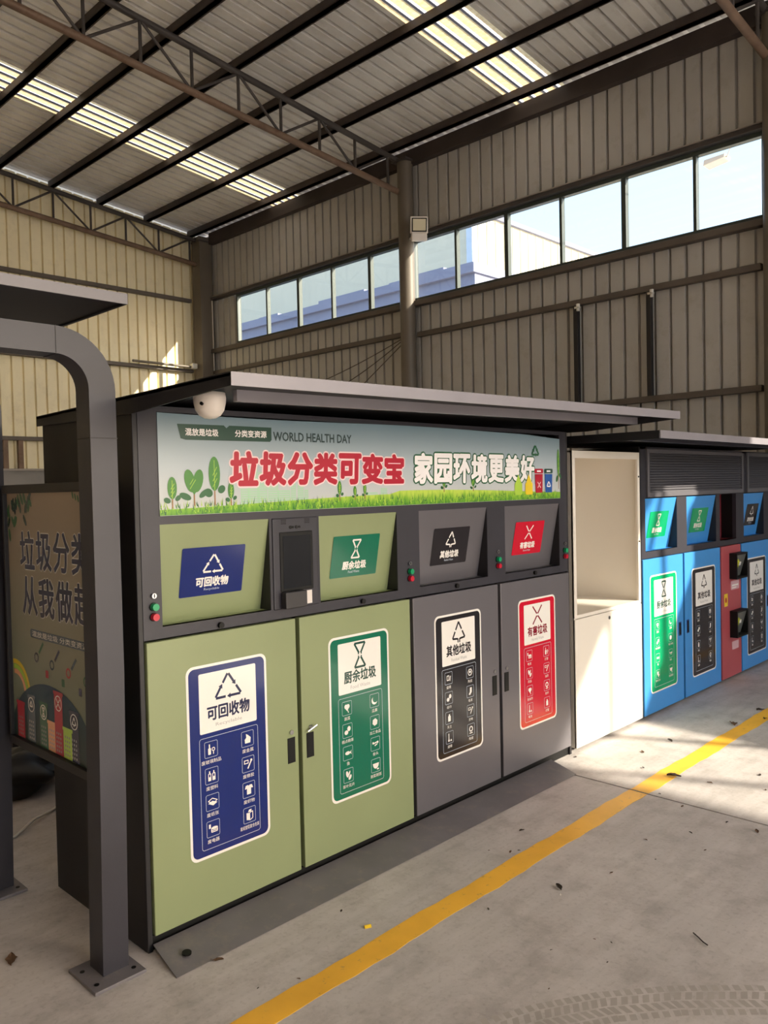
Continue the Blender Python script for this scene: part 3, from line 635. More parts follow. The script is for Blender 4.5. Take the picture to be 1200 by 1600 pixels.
# carcass
c = MB(); c.box(-.02, 0.0, .0, D, .0, ZT); c.build('side_panel', dark_m, st, bevel=.003)
c = MB(); c.box(2.735, 2.755, .0, D, .0, ZT); c.build('side_panel', dark_m, st, bevel=.003)
bx('back_panel', dark_m, st, 0, 2.735, D-.02, D, .02, ZT)
bx('plinth', black_m, st, 0, 2.735, .012, D-.02, 0.0, .05)
bx('inner_shelf', black_m, st, 0, 2.735, .13, D-.02, 1.08, 1.09)
bx('inner_backing', black_m, st, 0, 2.735, .13, .14, .05, ZT-.01)
# front frame: rails and stiles (front face at y = 0)
fr = MB(); FD = .03
def rail(x0, x1, z0, z1): fr.box(x0, x1, 0, FD, z0, z1)
rail(0, 2.735, 1.090, 1.130)            # rail above doors
rail(0, 2.735, 1.490, 1.520)            # rail under banner
rail(0, .074, 1.130, 1.490); rail(.553, .566, 1.130, 1.490); rail(.800, .812, 1.130, 1.490); rail(1.284, 1.436, 1.130, 1.490)
rail(1.966, 2.122, 1.130, 1.490); rail(2.656, 2.735, 1.130, 1.490)
rail(0, .074, 1.520, ZT); rail(2.666, 2.735, 1.520, ZT); rail(.074, 2.666, 1.885, ZT)
fr.build('front_frame', frame_m, st)
bx('door_surround', black_m, st, 0, 2.735, .10, .11, .05, 1.09)
# banner
bo = MB(); n = 26
P = Print((0, -.004, 0), (1, 0, 0), (0, 0, 1), .0004)
def bsag(x): t = (x-.074)/2.591; return 1.883 - .016*max(0, t-.86)/.14*1.2 - .004*math.sin(t*9)
bo_pts = [(.074, 1.520), (2.665, 1.520)] + [(2.665 - 2.591*j/n, bsag(2.665 - 2.591*j/n)) for j in range(n+1)]
bo.prism([(a, -.004, b) for a, b in bo_pts], (0, .004, 0))
ban = bo.build('banner', B_sky, st)
# printed artwork on the banner
for u0, u1, v1 in [(.42, .455, 1.65), (.46, .50, 1.70), (.455, .505, 1.64), (.505, .545, 1.67), (.55, .60, 1.625), (.60, .66, 1.60), (.665, .69, 1.63), (.70, .73, 1.625), (.735, .755, 1.60), (1.18, 1.22, 1.60), (1.10, 1.16, 1.58)]:
    r = 1.55
    while r < v1: P.rect(u0, u1, r, r+.006, B_city, 1); r += .009
    P.rect(u0, u0+.003, 1.545, v1, B_city, 1.2); P.rect(u1-.003, u1, 1.545, v1, B_city, 1.2)
P.poly([(.474, 1.70), (.486, 1.70), (.480, 1.735)], B_city, 1.3)
gp = [(.074, 1.521), (2.664, 1.521)] + [(2.664 - 2.59*j/40, 1.556 + .018*math.sin((2.664 - 2.59*j/40)*1.9-1.1) + (.014 if 2.664-2.59*j/40 > 1.3 else 0)) for j in range(41)]
for j in range(40):
    a, b = gp[2+j], gp[3+j]; P.poly([(b[0], 1.521), (a[0], 1.521), a, b], B_grass, 2)
rnd = random.Random(3)
for j in range(900):
    x = rnd.uniform(.078, 2.658); z = rnd.uniform(1.521, 1.552); h = rnd.uniform(.012, .034); dx = rnd.uniform(-.010, .010)
    if z+h > 1.60: h = .02
    P.poly([(x-.0022, z), (x+.0022, z), (min(2.664, max(.075, x+dx)), z+h)], (B_leaf, B_lime, B_grass, B_leaf2)[j % 4], 2.3 + .001*j % .4)
def plant(x, z0, z1, wd, kind):
    P.line((x, z0), (x, z0+(z1-z0)*.4), .005, B_stem, 3)
    if kind == 'oval':
        P.ell(x, z0+(z1-z0)*.66, wd, (z1-z0)*.36, B_leaf, 3.2)
        for t in (-.4, 0, .4): P.line((x-wd*.3, z0+(z1-z0)*(.5+t*.3)), (x+wd*.45, z0+(z1-z0)*(.68+t*.3)), .002, B_lime, 3.6)
        P.line((x, z0+(z1-z0)*.32), (x, z1-.01), .002, B_lime, 3.7)
    else:
        for sgn in (-1, 1): P.ell(x+sgn*wd*.5, z0+(z1-z0)*.68, wd*.62, (z1-z0)*.32, B_leaf, 3.2+.1*sgn, -sgn*14)
        P.poly([(x-wd*.8, z0+(z1-z0)*.55), (x, z0+(z1-z0)*.30), (x+wd*.8, z0+(z1-z0)*.55)], B_leaf, 3.4)
        for t in (-.3, .1): P.line((x-wd*.5, z0+(z1-z0)*(.55+t*.3)), (x+wd*.2, z0+(z1-z0)*(.80+t*.3)), .002, B_lime, 3.6)
    P.ell(x-wd*1.1, z0+(z1-z0)*.26, wd*.75, (z1-z0)*.09, B_leaf2, 3.3, -20); P.ell(x+wd*1.2, z0+(z1-z0)*.33, wd*.7, (z1-z0)*.08, B_leaf2, 3.3, 35)
plant(.125, 1.545, 1.655, .019, 'oval'); plant(.215, 1.552, 1.685, .034, 'heart'); plant(.303, 1.552, 1.728, .025, 'oval'); plant(.375, 1.548, 1.635, .014, 'oval')
plant(.93, 1.552, 1.635, .012, 'oval'); plant(1.02, 1.552, 1.612, .010, 'oval'); plant(1.08, 1.555, 1.625, .010, 'oval'); plant(1.62, 1.575, 1.66, .014, 'oval'); plant(1.85, 1.575, 1.645, .014, 'heart'); plant(2.648, 1.575, 1.80, .014, 'oval')
P.poly([(.152, 1.846), (.165, 1.795), (.185, 1.790), (.565, 1.792), (.573, 1.80), (.573, 1.848), (.375, 1.848), (.362, 1.838), (.350, 1.848)][::-1], B_box, 3)
P.text('混放是垃圾', .185, .325, 1.806, 1.832, B_white, 4, bold=.0008); P.text('分类变资源', .40, .548, 1.807, 1.833, B_white, 4, bold=.0008)
P.text('WORLD HEALTH DAY', .582, 1.005, 1.797, 1.832, B_text, 3, bold=.001)
for j, ch in enumerate('垃圾分类可变宝'):
    u = .374 + j*.1385
    P.text(ch, u, u+.122, 1.626, 1.748, B_pink, 4, bold=.0125, dirs=12, slant=.06); P.text(ch, u, u+.122, 1.626, 1.748, B_red, 6, bold=.0068, dirs=10, slant=.06)
for j, ch in enumerate('家园环境更美好'):
    u = 1.408 + j*.1435
    P.text(ch, u, u+.124, 1.622, 1.758, B_dg, 4, bold=.013, dirs=12, slant=.04); P.text(ch, u, u+.124, 1.622, 1.758, B_white, 6, bold=.006, dirs=10, slant=.04)
for u, m in ((2.405, B_red), (2.503, B_blue)):
    P.poly([(u, 1.66), (u+.006, 1.556), (u+.072, 1.556), (u+.078, 1.66)][::-1], m, 7); P.rrect(u-.004, u+.082, 1.664, 1.690, .008, m if m is B_red else B_box, 7); P.rect(u+.02, u+.058, 1.672, 1.681, B_white, 8)
sym_recycle(P, 2.542, 1.60, .022, .006, B_white, 8); sym_harm(P, 2.445, 1.60, .016, .005, B_pink, 8)
for u, m in ((2.21, B_lime), (2.31, B_yel)): P.rrect(u, u+.07, 1.548, 1.615, .012, m, 7); P.poly([(u+.01, 1.615), (u+.06, 1.615), (u+.035, 1.66)], m, 7)
sym_recycle(P, 2.412, 1.785, .040, .011, B_dg, 7)
P.build('banner_print', ban)
# recessed chute panels
ZR0, ZR1, DP = 1.130, 1.490, .07
def chute(parent, x0, x1, m, kind, sx0, sx1, z0=ZR0, z1=ZR1, dp=DP, cheek=dark_m, colr=None):
    root = MB()
    root.add([(x0, dp, z0), (x1, dp, z0), (x1, .002, z1), (x0, .002, z1), (x0, dp+.006, z0), (x1, dp+.006, z0), (x1, .008, z1), (x0, .008, z1)],
             [(0,1,2,3),(7,6,5,4),(0,4,5,1),(1,5,6,2),(2,6,7,3),(3,7,4,0)])
    pnl = root.build('chute_panel', m, parent)
    q = MB(); q.add([(x1-.001, .004, z0), (x1-.001, dp, z0), (x1-.001, .004, z1), (x1+.004, .004, z0), (x1+.004, dp, z0), (x1+.004, .004, z1)], [(0,1,2),(5,4,3),(0,3,4,1),(1,4,5,2),(2,5,3,0)])
    q.build('cheek', cheek, parent); q = MB(); q.add([(x0+.001, .004, z0), (x0+.001, dp, z0), (x0+.001, .004, z1), (x0-.004, .004, z0), (x0-.004, dp, z0), (x0-.004, .004, z1)], [(2,1,0),(3,4,5),(0,3,4,1),(1,4,5,2),(2,5,3,0)])
    q.build('cheek', cheek, parent); MB().box(x0, x1, .004, dp, z0-.004, z0).build('ledge', m, parent)
    V = Vector((0, -dp, z1-z0)).normalized(); L = math.hypot(dp, z1-z0)
    f = L/(z1-z0)
    small_sign(pnl, kind, sx0, sx1, Vector((0, dp, z0)), V, (1.215-z0)*f, (1.398-z0)*f, colr)
    return pnl
chute(st, .074, .553, green_m, 'recycle', .173, .451); chute(st, .812, 1.284, green_m, 'food', .910, 1.192); chute(st, 1.436, 1.966, grey_m, 'other', 1.568, 1.847); chute(st, 2.122, 2.656, grey_m, 'harm', 2.250, 2.532)
# touch terminal
tm = MB().box(.566, .800, -.006, .03, 1.127, 1.490).build('terminal', frame_m, st, bevel=.004)
MB().box(.598, .768, -.010, -.004, 1.196, 1.434).build('bezel', black_m, tm, bevel=.003)
MB().box(.612, .755, -.0112, -.0095, 1.208, 1.418).build('screen', mat('dark_glass', (22, 22, 24), .12, coat=.6), tm)
MB().box(.598, .708, -.040, -.006, 1.130, 1.196).build('card_reader', mat('reader_black', (50, 48, 50), .4), tm, bevel=.004)
MB().box(.720, .760, -.0075, -.0058, 1.136, 1.190).build('white_label', offw_m, tm)
for x, z, r in ((.655, 1.452, .007), (.668, 1.452, .005), (.686, 1.452, .007), (.702, 1.452, .005)):
    MB().tube((x, -.0085, z), (x, -.005, z), r, 12).build('camera_lens', black_m, tm)
for gx in (.620, .742):
    q = MB()
    for a in range(4):
        for b in range(3): q.box(gx-.012+a*.007, gx-.008+a*.007, -.007, -.0055, 1.466+b*.007, 1.470+b*.007)
    q.build('speaker_grille', black_m, tm)['kind'] = 'stuff'
# push buttons and key switches
for x, zk, zg, zr in ((.040, 1.244, 1.205, 1.170), (1.363, 1.249, 1.211, 1.178), (2.050, 1.254, 1.214, 1.179), (2.706, 1.255, 1.215, 1.180)):
    k_ = MB().tube((x, -.010, zk), (x, .002, zk), .0095, 16).build('key_switch', chrome_m, st, smooth=True); MB().box(x-.0015, x+.0015, -.0112, -.009, zk-.006, zk+.006).build('key_slot', black_m, k_)
    for z, m, nm in ((zg, greenbtn, 'green_button'), (zr, redbtn, 'red_button')):
        b_ = MB().tube((x, -.004, z), (x, .002, z), .0155, 20).build(nm, black_m, st, smooth=True)
        MB().tube((x, -.020, z), (x, -.003, z), .0125, 20, r2=.0135).build('button_cap', m, b_, smooth=True)
for x, z in ((.313, 1.104), (1.053, 1.108), (1.705, 1.109), (2.393, 1.112)):
    MB().tube((x, -.012, z), (x, .002, z), .0115, 16).build('rail_knob', black_m, st, smooth=True)
# doors
DOORS = [(.004, .666, green_m, 'recycle', (.153, .512, .256, .970)), (.686, 1.350, green_m, 'food', (.838, 1.201, .268, .973)),
         (1.372, 2.036, grey_m, 'other', (1.519, 1.884, .270, .977)), (2.060, 2.733, grey_m, 'harm', (2.214, 2.580, .265, .974))]
LK = [(.628, .607), (.727, .606), (1.992, .608), (2.098, .608)]
for i, ((x0, x1, m, kd, sg), (hx, hz)) in enumerate(zip(DOORS, LK)):
    d = MB().box(x0, x1, -.010, .020, .056, 1.083).build('door', m, st, bevel=.003)
    tall_sign(d, kd, *sg, y=-.0105)
    h = MB(); h.box(hx-.019, hx+.019, -.0125, -.009, hz-.102, hz); h.build('handle_recess', black_m, d, bevel=.001)
    MB().box(hx-.014, hx+.014, -.0132, -.0123, hz-.097, hz-.005).build('handle_slot', black_m, d)
    l_ = MB().tube((hx+.001, -.016, hz+.022), (hx+.001, -.009, hz+.022), .0095, 16).build('lock', chrome_m, d, smooth=True)
    if i == 1: MB().tube((hx-.02, -.022, hz+.010), (hx+.022, -.03, hz+.030), .0045, 8).build('key', chrome_m, d)
# ramp plate along the bottom
r = MB(); r.add([(-.004, -.006, .030), (2.52, -.006, .030), (2.47, -.200, .004), (-.030, -.200, .004), (-.004, -.010, .024), (2.52, -.010, .024), (2.47, -.196, -.002+.003), (-.030, -.196, .001)],
    [(0,3,2,1),(4,5,6,7),(0,1,5,4),(1,2,6,5),(2,3,7,6),(3,0,4,7)])
rp_ = r.build('ramp_plate', steel_m, st); MB().tube((.055, -.125, .0195), (.055, -.12565, .0250-.0005), .0165, 16).build('bolt_hole', black_m, rp_)
# canopy (rises slightly to the right)
def zc(x): return 1.947 + .014*(x+.03)
cn = MB(); X0, X1, Y0, Y1 = -.03, 2.95, -.595, .75
cn.add([(X0, Y0, zc(X0)-.004), (X1, Y0, zc(X1)-.004), (X1, Y1, zc(X1)-.03), (X0, Y1, zc(X0)-.03), (X0, Y0, zc(X0)-.012), (X1, Y0, zc(X1)-.012), (X1, Y1, zc(X1)-.038), (X0, Y1, zc(X0)-.038)],
       [(3,2,1,0),(4,5,6,7),(0,1,5,4),(1,2,6,5),(2,3,7,6),(3,0,4,7)])
can = cn.build('canopy', dark_m, st)
f_ = MB(); f_.add([(X0, Y0-.002, zc(X0)), (X1, Y0-.002, zc(X1)), (X1, Y0-.002, zc(X1)-.042), (X0, Y0-.002, zc(X0)-.040), (X0, Y0+.004, zc(X0)), (X1, Y0+.004, zc(X1)), (X1, Y0+.004, zc(X1)-.042), (X0, Y0+.004, zc(X0)-.040)],
       [(0,3,2,1),(4,5,6,7),(0,1,5,4),(1,2,6,5),(2,3,7,6),(3,0,4,7)]); f_.build('fascia', fascia_m, can)
for xx in (X0, X1):
    e_ = MB(); s1 = .006 if xx == X0 else -.006
    e_.add([(xx, Y0, zc(xx)), (xx, Y1, zc(xx)-.026), (xx, Y1, zc(xx)-.066), (xx, -.02, zc(xx)-.075), (xx, Y0, zc(xx)-.040), (xx+s1, Y0, zc(xx)), (xx+s1, Y1, zc(xx)-.026), (xx+s1, Y1, zc(xx)-.066), (xx+s1, -.02, zc(xx)-.075), (xx+s1, Y0, zc(xx)-.040)],
       [(4,3,2,1,0),(5,6,7,8,9),(0,1,6,5),(1,2,7,6),(2,3,8,7),(3,4,9,8),(4,0,5,9)]); e_.build('side_trim', dark_m, can)
XB0, XB1 = .165, X1-.012
b_ = MB(); b_.add([(x_, y_, zc(x_)-dz) for y_ in (-.352, -.330) for x_, dz in ((XB0, .012), (XB1, .012), (XB1, .055), (XB0, .055))],
       [(0,3,2,1),(4,5,6,7),(0,1,5,4),(1,2,6,5),(2,3,7,6),(3,0,4,7)]); b_.build('canopy_beam', fascia_m, can)

# dome camera under the canopy
dc = thing('dome_camera', (.094, -.30, 1.86), 'white dome security camera hanging under the canopy at the banner corner', 'camera')
q = MB(); prof = [(.0, 1.922), (.050, 1.922), (.053, 1.905), (.052, 1.890), (.046, 1.865), (.035, 1.849), (.019, 1.840), (0, 1.837)]; n = 28
for (r0, z0), (r1, z1) in zip(prof[:-1], prof[1:]):
    for j in range(n):
        a, b = 2*math.pi*j/n, 2*math.pi*(j+1)/n
        q.add([(.094+r0*math.cos(a), -.30+r0*math.sin(a), z0), (.094+r0*math.cos(b), -.30+r0*math.sin(b), z0), (.094+r1*math.cos(b), -.30+r1*math.sin(b), z1), (.094+r1*math.cos(a), -.30+r1*math.sin(a), z1)], [(0, 1, 2, 3)])
me_o = q.build('dome', offw_m, dc)
bm = bmesh.new(); bm.from_mesh(me_o.data); bmesh.ops.remove_doubles(bm, verts=bm.verts, dist=1e-5); bmesh.ops.recalc_face_normals(bm, faces=bm.faces); bm.to_mesh(me_o.data); bm.free()
for p_ in me_o.data.polygons: p_.use_smooth = True
MB().tube((.094-.044, -.30-.023, 1.882), (.094-.050, -.30-.026, 1.884), .0055, 12).build('lens', black_m, dc)

# ==================================================================== WHITE CABINET
wc = thing('white_cabinet', (3.22, 0, 0), 'tall white open cabinet between the charcoal station and the blue station', 'cabinet')
wx0, wx1 = 2.803, 3.646
bx('side_panel', white_m, wc, wx0, wx0+.012, 0, .60, .02, 1.80); bx('side_panel', white_m, wc, wx1-.012, wx1, 0, .60, .02, 1.80)
bx('back_panel', white_m, wc, wx0, wx1, .59, .60, .02, 1.80); bx('top_panel', white_m, wc, wx0, wx1, 0, .60, 1.788, 1.80)
q = MB(); q.box(wx0, wx0+.030, -.004, .012, .80, 1.80); q.box(wx1-.030, wx1, -.004, .012, .80, 1.80); q.box(wx0+.03, wx1-.03, -.004, .012, 1.755, 1.80); q.build('front_frame', white_m, wc, bevel=.002)
bx('shelf', white_m, wc, wx0+.012, wx1-.012, 0, .59, .795, .815)
dr = MB().box(wx0, wx1, -.006, .010, .02, .792).build('lower_door', white_m, wc, bevel=.003)
MB().tube((3.206, -.012, .755), (3.206, -.004, .755), .011, 16).build('lock', chrome_m, dr, smooth=True)
for z in (1.64, 1.21): MB().tube((3.628, -.008, z), (3.628, -.002, z), .006, 10).build('screw', black_m, wc)
for x in (2.86, 3.58): MB().tube((x, .06, 0), (x, .06, .03), .02, 12).build('foot', black_m, wc)
for x in (2.86, 3.58): MB().tube((x, .54, 0), (x, .54, .03), .02, 12).build('foot', black_m, wc)

# ==================================================================== BLUE STATION
bs = thing('waste_sorting_station', (4.9, 0, 0), 'waste sorting station with bright blue doors and a dusty red column at right', 'waste station')
BX0, BX1 = 3.66, 6.12
bx('side_panel', dark_m, bs, BX0-.010, BX0+.006, 0.0, .70, .02, 1.84); bx('side_panel', dark_m, bs, BX1, BX1+.016, .0, .70, .02, 1.84)
bx('back_panel', dark_m, bs, BX0, BX1, .68, .70, .02, 1.84); bx('inner_backing', black_m, bs, BX0, BX1, .13, .14, .03, 1.83); bx('door_surround', black_m, bs, BX0, BX1, .022, .03, .02, 1.085)
fr = MB()
for a in [(BX0, BX1, 1.085, 1.130), (BX0, 3.728, 1.13, 1.50), (4.215, 4.378, 1.13, 1.50), (4.912, 4.988, 1.13, 1.50), (5.318, 5.482, 1.13, 1.50), (5.945, BX1, 1.13, 1.50), (BX0, BX1, 1.495, 1.52), (BX0, 3.745, 1.52, 1.84), (5.455, 5.545, 1.52, 1.84), (BX0, BX1, 1.825, 1.84)]:
    fr.box(a[0], a[1], 0, .03, a[2], a[3])
fr.build('front_frame', frame_m, bs)
for x0, x1 in ((3.745, 5.455), (5.545, BX1)):
    q = MB(); q.box(x0, x0+.03, -.012, .02, 1.50, 1.826); q.box(x1-.03, x1, -.012, .02, 1.50, 1.826); q.box(x0+.03, x1-.03, -.012, .02, 1.50, 1.53); q.box(x0+.03, x1-.03, -.012, .02, 1.80, 1.826)
    lv = q.build('louvre_panel', louvre_m, bs)
    s_ = MB(); nb = 15
    for j in range(nb):
        z0 = 1.530 + j*.018
        s_.add([(x0+.03, -.008, z0), (x1-.03, -.008, z0), (x1-.03, .004, z0+.014), (x0+.03, .004, z0+.014), (x0+.03, .012, z0+.018), (x1-.03, .012, z0+.018), (x1-.03, .006, z0+.002), (x0+.03, .006, z0+.002)], [(0,1,2,3),(3,2,5,4),(4,5,6,7),(7,6,1,0)])
    so_ = s_.build('louvre_slats', louvre_m, lv); so_['kind'] = 'stuff'
chute(bs, 3.728, 4.215, blue_m, 'food', 3.842, 4.130, colr=P_bgreen); chute(bs, 4.378, 4.912, blue_m, 'food', 4.525, 4.815, colr=P_bgreen); chute(bs, 5.482, 5.945, blue_m, 'other', 5.615, 5.88)
bx('niche_back', darkred_m, bs, 4.988, 5.318, .12, .126, 1.13, 1.495); bx('niche_side', darkred_m, bs, 4.984, 4.988, .03, .12, 1.13, 1.495); bx('niche_side', black_m, bs, 5.318, 5.322, .03, .12, 1.13, 1.495); bx('niche_floor', darkred_m, bs, 4.988, 5.318, .0, .12, 1.126, 1.130)
for x0, x1, kd, sg, hx, bs_c in ((3.668, 4.283, 'food', (3.760, 4.172, .155, .966), 4.222, P_bgreen), (4.312, 4.960, 'other', (4.430, 4.858, .145, .955), 4.355, None), (5.402, 6.035, 'other', (5.513, 5.950, .130, .946), 5.995, None)):
    d = MB().box(x0, x1, -.010, .020, .022, 1.080).build('door', blue_m, bs, bevel=.003)
    tall_sign(d, kd, *sg, y=-.0105, base=bs_c)
    MB().box(hx-.020, hx+.020, -.0125, -.009, .492, .590).build('handle_recess', mat('deep_blue', (16, 44, 110), .4), d, bevel=.001)
    MB().box(hx-.014, hx+.014, -.0132, -.0123, .500, .582).build('handle_slot', black_m, d)
rd = MB().box(4.984, 5.382, -.010, .020, .022, 1.080).build('door', red_m, bs, bevel=.003)
for zc0, zc1 in ((.812, 1.018), (.342, .555)):
    x0, x1 = 5.142, 5.372
    q = MB(); q.box(x0, x0+.014, -.07, -.010, zc0, zc1); q.box(x1-.014, x1, -.07, -.010, zc0, zc1); q.box(x0+.014, x1-.014, -.07, -.010, zc0, zc0+.014); q.box(x0+.014, x1-.014, -.07, -.010, zc1-.014, zc1)
    bxo = q.build('return_box', black_m, rd)
    MB().add([(x0+.014, -.012, zc0+.014), (x1-.014, -.012, zc0+.014), (x1-.014, -.062, zc1-.014), (x0+.014, -.062, zc1-.014)], [(0, 1, 2, 3)]).build('flap', mat('flap_grey', (92, 94, 90), .35), bxo)
    V = Vector((0, -.05, zc1-zc0-.028)).normalized(); pp = Print((0, -.012, zc0+.014), (1, 0, 0), V); pp.poly([(x0+.05, .02), (x0+.10, .02), (x0+.14, .12), (x0+.07, .15), (x0+.03, .10)], pm('acid_yellow', (186, 190, 40)), 2); pp.rect(x0+.12, x0+.16, .09, .12, P_white, 2); pp.build('flap_print', bxo)
fl_m = pm('faded_label', (214, 170, 176))
for kind_ in ('upper', 'lower', 'hazard'):
    pp = Print((0, -.0105, 0), (1, 0, 0), (0, 0, 1))
    if kind_ == 'upper': pp.rect(5.17, 5.34, .72, .79, fl_m, 1); pp.line((5.19, .755), (5.32, .755), .012, P_white, 2); pp.line((5.19, .735), (5.28, .735), .008, P_white, 2)
    elif kind_ == 'lower': pp.rect(5.18, 5.32, .235, .30, fl_m, 1)
    else: pp.rect(5.03, 5.10, .60, .70, B_yel, 1); pp.ell(5.065, .65, .018, .022, B_red, 2)
    pp.build('notice_sticker', rd)
bc = MB().box(2.90, BX1+.1, -.50, .72, 1.872, 1.884).build('canopy', dark_m, bs)
MB().box(2.90, BX1+.1, -.506, -.498, 1.846, 1.890).build('fascia', fascia_m, bc); MB().box(2.898, 2.906, -.498, .72, 1.842, 1.890).build('side_trim', dark_m, bc); MB().box(2.93, BX1+.08, -.30, -.27, 1.845, 1.872).build('canopy_beam', frame_m, bc)
for x in (3.72, 4.30, 4.97, 5.39, 6.08):
    MB().tube((x, .05, 0), (x, .05, .03), .02, 12).build('foot', black_m, bs); MB().tube((x, .64, 0), (x, .64, .03), .02, 12).build('foot', black_m, bs)

# ==================================================================== SHELTER WITH POSTER (left)
sh = thing('poster_shelter', (-.14, .4, 0), 'charcoal tube-framed poster shelter with rounded corner at the left edge', 'shelter')
def arch(y0, y1, dx=0):
    """inverted U of square tube in the plane y = const; right leg at x about -0.14"""
    xo, xi = -.090, -.182; zo, zi = 2.135, 2.048; n = 12
    def ol(x, z, r): return [(x - r + r*math.cos(math.radians(a)), z - r + r*math.sin(math.radians(a))) for a in [90*k/n for k in range(n+1)]]
    O_ = [(-.108, .012), (xo, 1.0)] + ol(xo, zo, .195) + [(-2.2, zo)]
    I_ = [(-.198, .012), (xi, 1.0)] + ol(xi, zi, .105) + [(-2.2, zi)]
    q = MB(); k = len(O_)
    vs = [(a, y0, b) for a, b in O_] + [(a, y0, b) for a, b in I_] + [(a, y1, b) for a, b in O_] + [(a, y1, b) for a, b in I_]
    fs = []
    for i in range(k-1):
        fs += [(i, i+1, k+i+1, k+i), (2*k+i, 3*k+i, 3*k+i+1, 2*k+i+1), (i, 2*k+i, 2*k+i+1, i+1), (k+i, k+i+1, 3*k+i+1, 3*k+i)]
    fs += [(0, k, 3*k, 2*k), (k-1, 3*k-1, 4*k-1, 2*k-1)]
    vs = [(x+dx, y_, z) for x, y_, z in vs]; q.add(vs, fs); a = q.build('arch_tube', frame_m, sh, smooth=True)
    for (x0, x1, z0, z1) in ((-.2865, -.2845, 2.046, 2.137), (-.184, -.088, 1.784, 1.787)):
        MB().box(x0+dx, x1+dx, y0-.0015, y1+.0015, z0, z1).build('weld_seam', dark_m, a)
    MB().box(-2.2, -2.11, y0, y1, .012, 2.048).build('far_leg', frame_m, a)
    for lx in (-.153+dx, -2.155):
        pl = MB().box(lx-.105, lx+.075, y0-.065, y1+.035, 0, .012).build('base_plate', steel_m, sh, bevel=.002)
        for bx_, by_ in ((-.08, -.045), (.05, -.045), (-.08, .02), (.05, .02)):
            MB().tube((lx+bx_, (y0+y1)/2+by_*1.6, .012), (lx+bx_, (y0+y1)/2+by_*1.6, .0135), .008, 10).build('bolt_hole', black_m, pl)
arch(-.026, .068); arch(.842, .932, -.041)
lb = MB().box(-2.17, -2.14, .07, .84, .30, 2.04).build('added_shade_board', frame_m, sh)  # unseen board, added to block light coming from the left
rf = MB().box(-2.5, -.118, -.17, 1.02, 2.205, 2.228).build('roof', dark_m, sh)
MB().box(-2.5, -.116, -.174, -.166, 2.199, 2.232).build('fascia', mat('shelter_fascia', (104, 101, 107), .4, .1), rf); MB().box(-.126, -.116, -.166, 1.02, 2.199, 2.232).build('side_trim', dark_m, rf)
MB().box(-2.5, -.118, 1.012, 1.02, 2.199, 2.232).build('rear_trim', dark_m, rf)
for xx in (-.5, -1.2, -1.9): MB().box(xx-.03, xx+.03, -.02, .87, 2.136, 2.204).build('roof_bracket', dark_m, rf)
# poster board between front and rear legs, facing -x
pb = MB().box(-.150, -.125, .070, .785, .640, 1.625).build('poster_board', S_sheet_dim, sh)
q = MB()
for a in ((.070, .785, 1.612, 1.645), (.070, .785, .620, .652), (.070, .085, .652, 1.612), (.768, .785, .652, 1.612)): q.box(-.165, -.115, a[0], a[1], a[2], a[3])
q.build('board_frame', dark_m, pb, bevel=.002)
p = Print((-.150, .785, 0), (0, -1, 0), (0, 0, 1))          # u runs from the rear leg towards the front leg
for j, ch in enumerate('垃圾分类'):
    u = .135 + j*.148; p.text(ch, u, u+.128, 1.325, 1.465, P_white, 2, bold=.007, dirs=8); p.text(ch, u, u+.128, 1.325, 1.465, P_ink, 4, bold=.0035, dirs=8)
for j, ch in enumerate('从我做起'):
    u = .145 + j*.148; p.text(ch, u, u+.130, 1.150, 1.292, P_white, 2, bold=.007, dirs=8); p.text(ch, u, u+.130, 1.150, 1.292, P_ink, 4, bold=.0035, dirs=8)
p.rrect(.20, .70, 1.062, 1.095, .012, pm('poster_slate', (70, 84, 96)), 2); p.text('混放是垃圾 分类变资源', .22, .68, 1.068, 1.090, P_white, 3)
p.build('poster_lettering', pb)
p = Print((-.150, .785, 0), (0, -1, 0), (0, 0, 1))
rnd = random.Random(5)
for j in range(26):
    u = rnd.uniform(.03, .24); v = 1.61 - abs(rnd.gauss(0, .05)) - (.24-u)*.22; v = min(v, 1.60); p.ell(u, v, .010, .026, (B_leaf2, pm('poster_dark_leaf', (40, 66, 36)))[j % 2], 2+.01*j, rnd.uniform(-40, 40), 10)
for j in range(5): p.ell(.60+j*.02, 1.60-.006*j, .006, .014, B_leaf2, 2+.01*j, 20, 8)
for j in range(11):
    u = .25 + .045*j; v = .99 + .05*math.sin(j*2.1) - .004*j; c_ = (P_ink, B_dg, B_red, pm('poster_slate', (70, 84, 96)))[j % 4]
    if j % 3 == 0: p.ring(u, v, .016, .007, c_, 2, 12)
    elif j % 3 == 1: p.line((u-.02, v-.02), (u+.02, v+.022), .012, c_, 2)
    else: p.rrect(u-.012, u+.012, v-.014, v+.014, .004, c_, 2)
for k_, c_ in enumerate((B_yel, B_lime, pm('poster_peach', (236, 170, 130)))): p.ring(.05, .82, .13-.02*k_, .018, c_, 2+.1*k_, 14, 5, 100)
for j in range(24):
    a = math.pi*j/24; b = math.pi*(j+1)/24
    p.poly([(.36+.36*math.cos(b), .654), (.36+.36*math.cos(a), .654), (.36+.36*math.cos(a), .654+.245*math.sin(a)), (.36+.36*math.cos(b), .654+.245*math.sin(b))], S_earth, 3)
for u, h, c_ in ((.09, .13, B_red), (.19, .17, pm('poster_slate', (70, 84, 96))), (.30, .16, B_dg), (.43, .22, B_red), (.555, .17, P_ink), (.50, .10, B_lime), (.37, .10, pm('poster_peach', (236, 170, 130)))):
    p.rect(u-.034, u+.034, .656, .656+h, c_, 5); p.rect(u-.040, u+.040, .656+h, .668+h, c_, 5)
    for a in range(3):
        for b in range(5): p.rect(u-.022+a*.016, u-.014+a*.016, .666+b*.016, .674+b*.016, P_grey, 6)
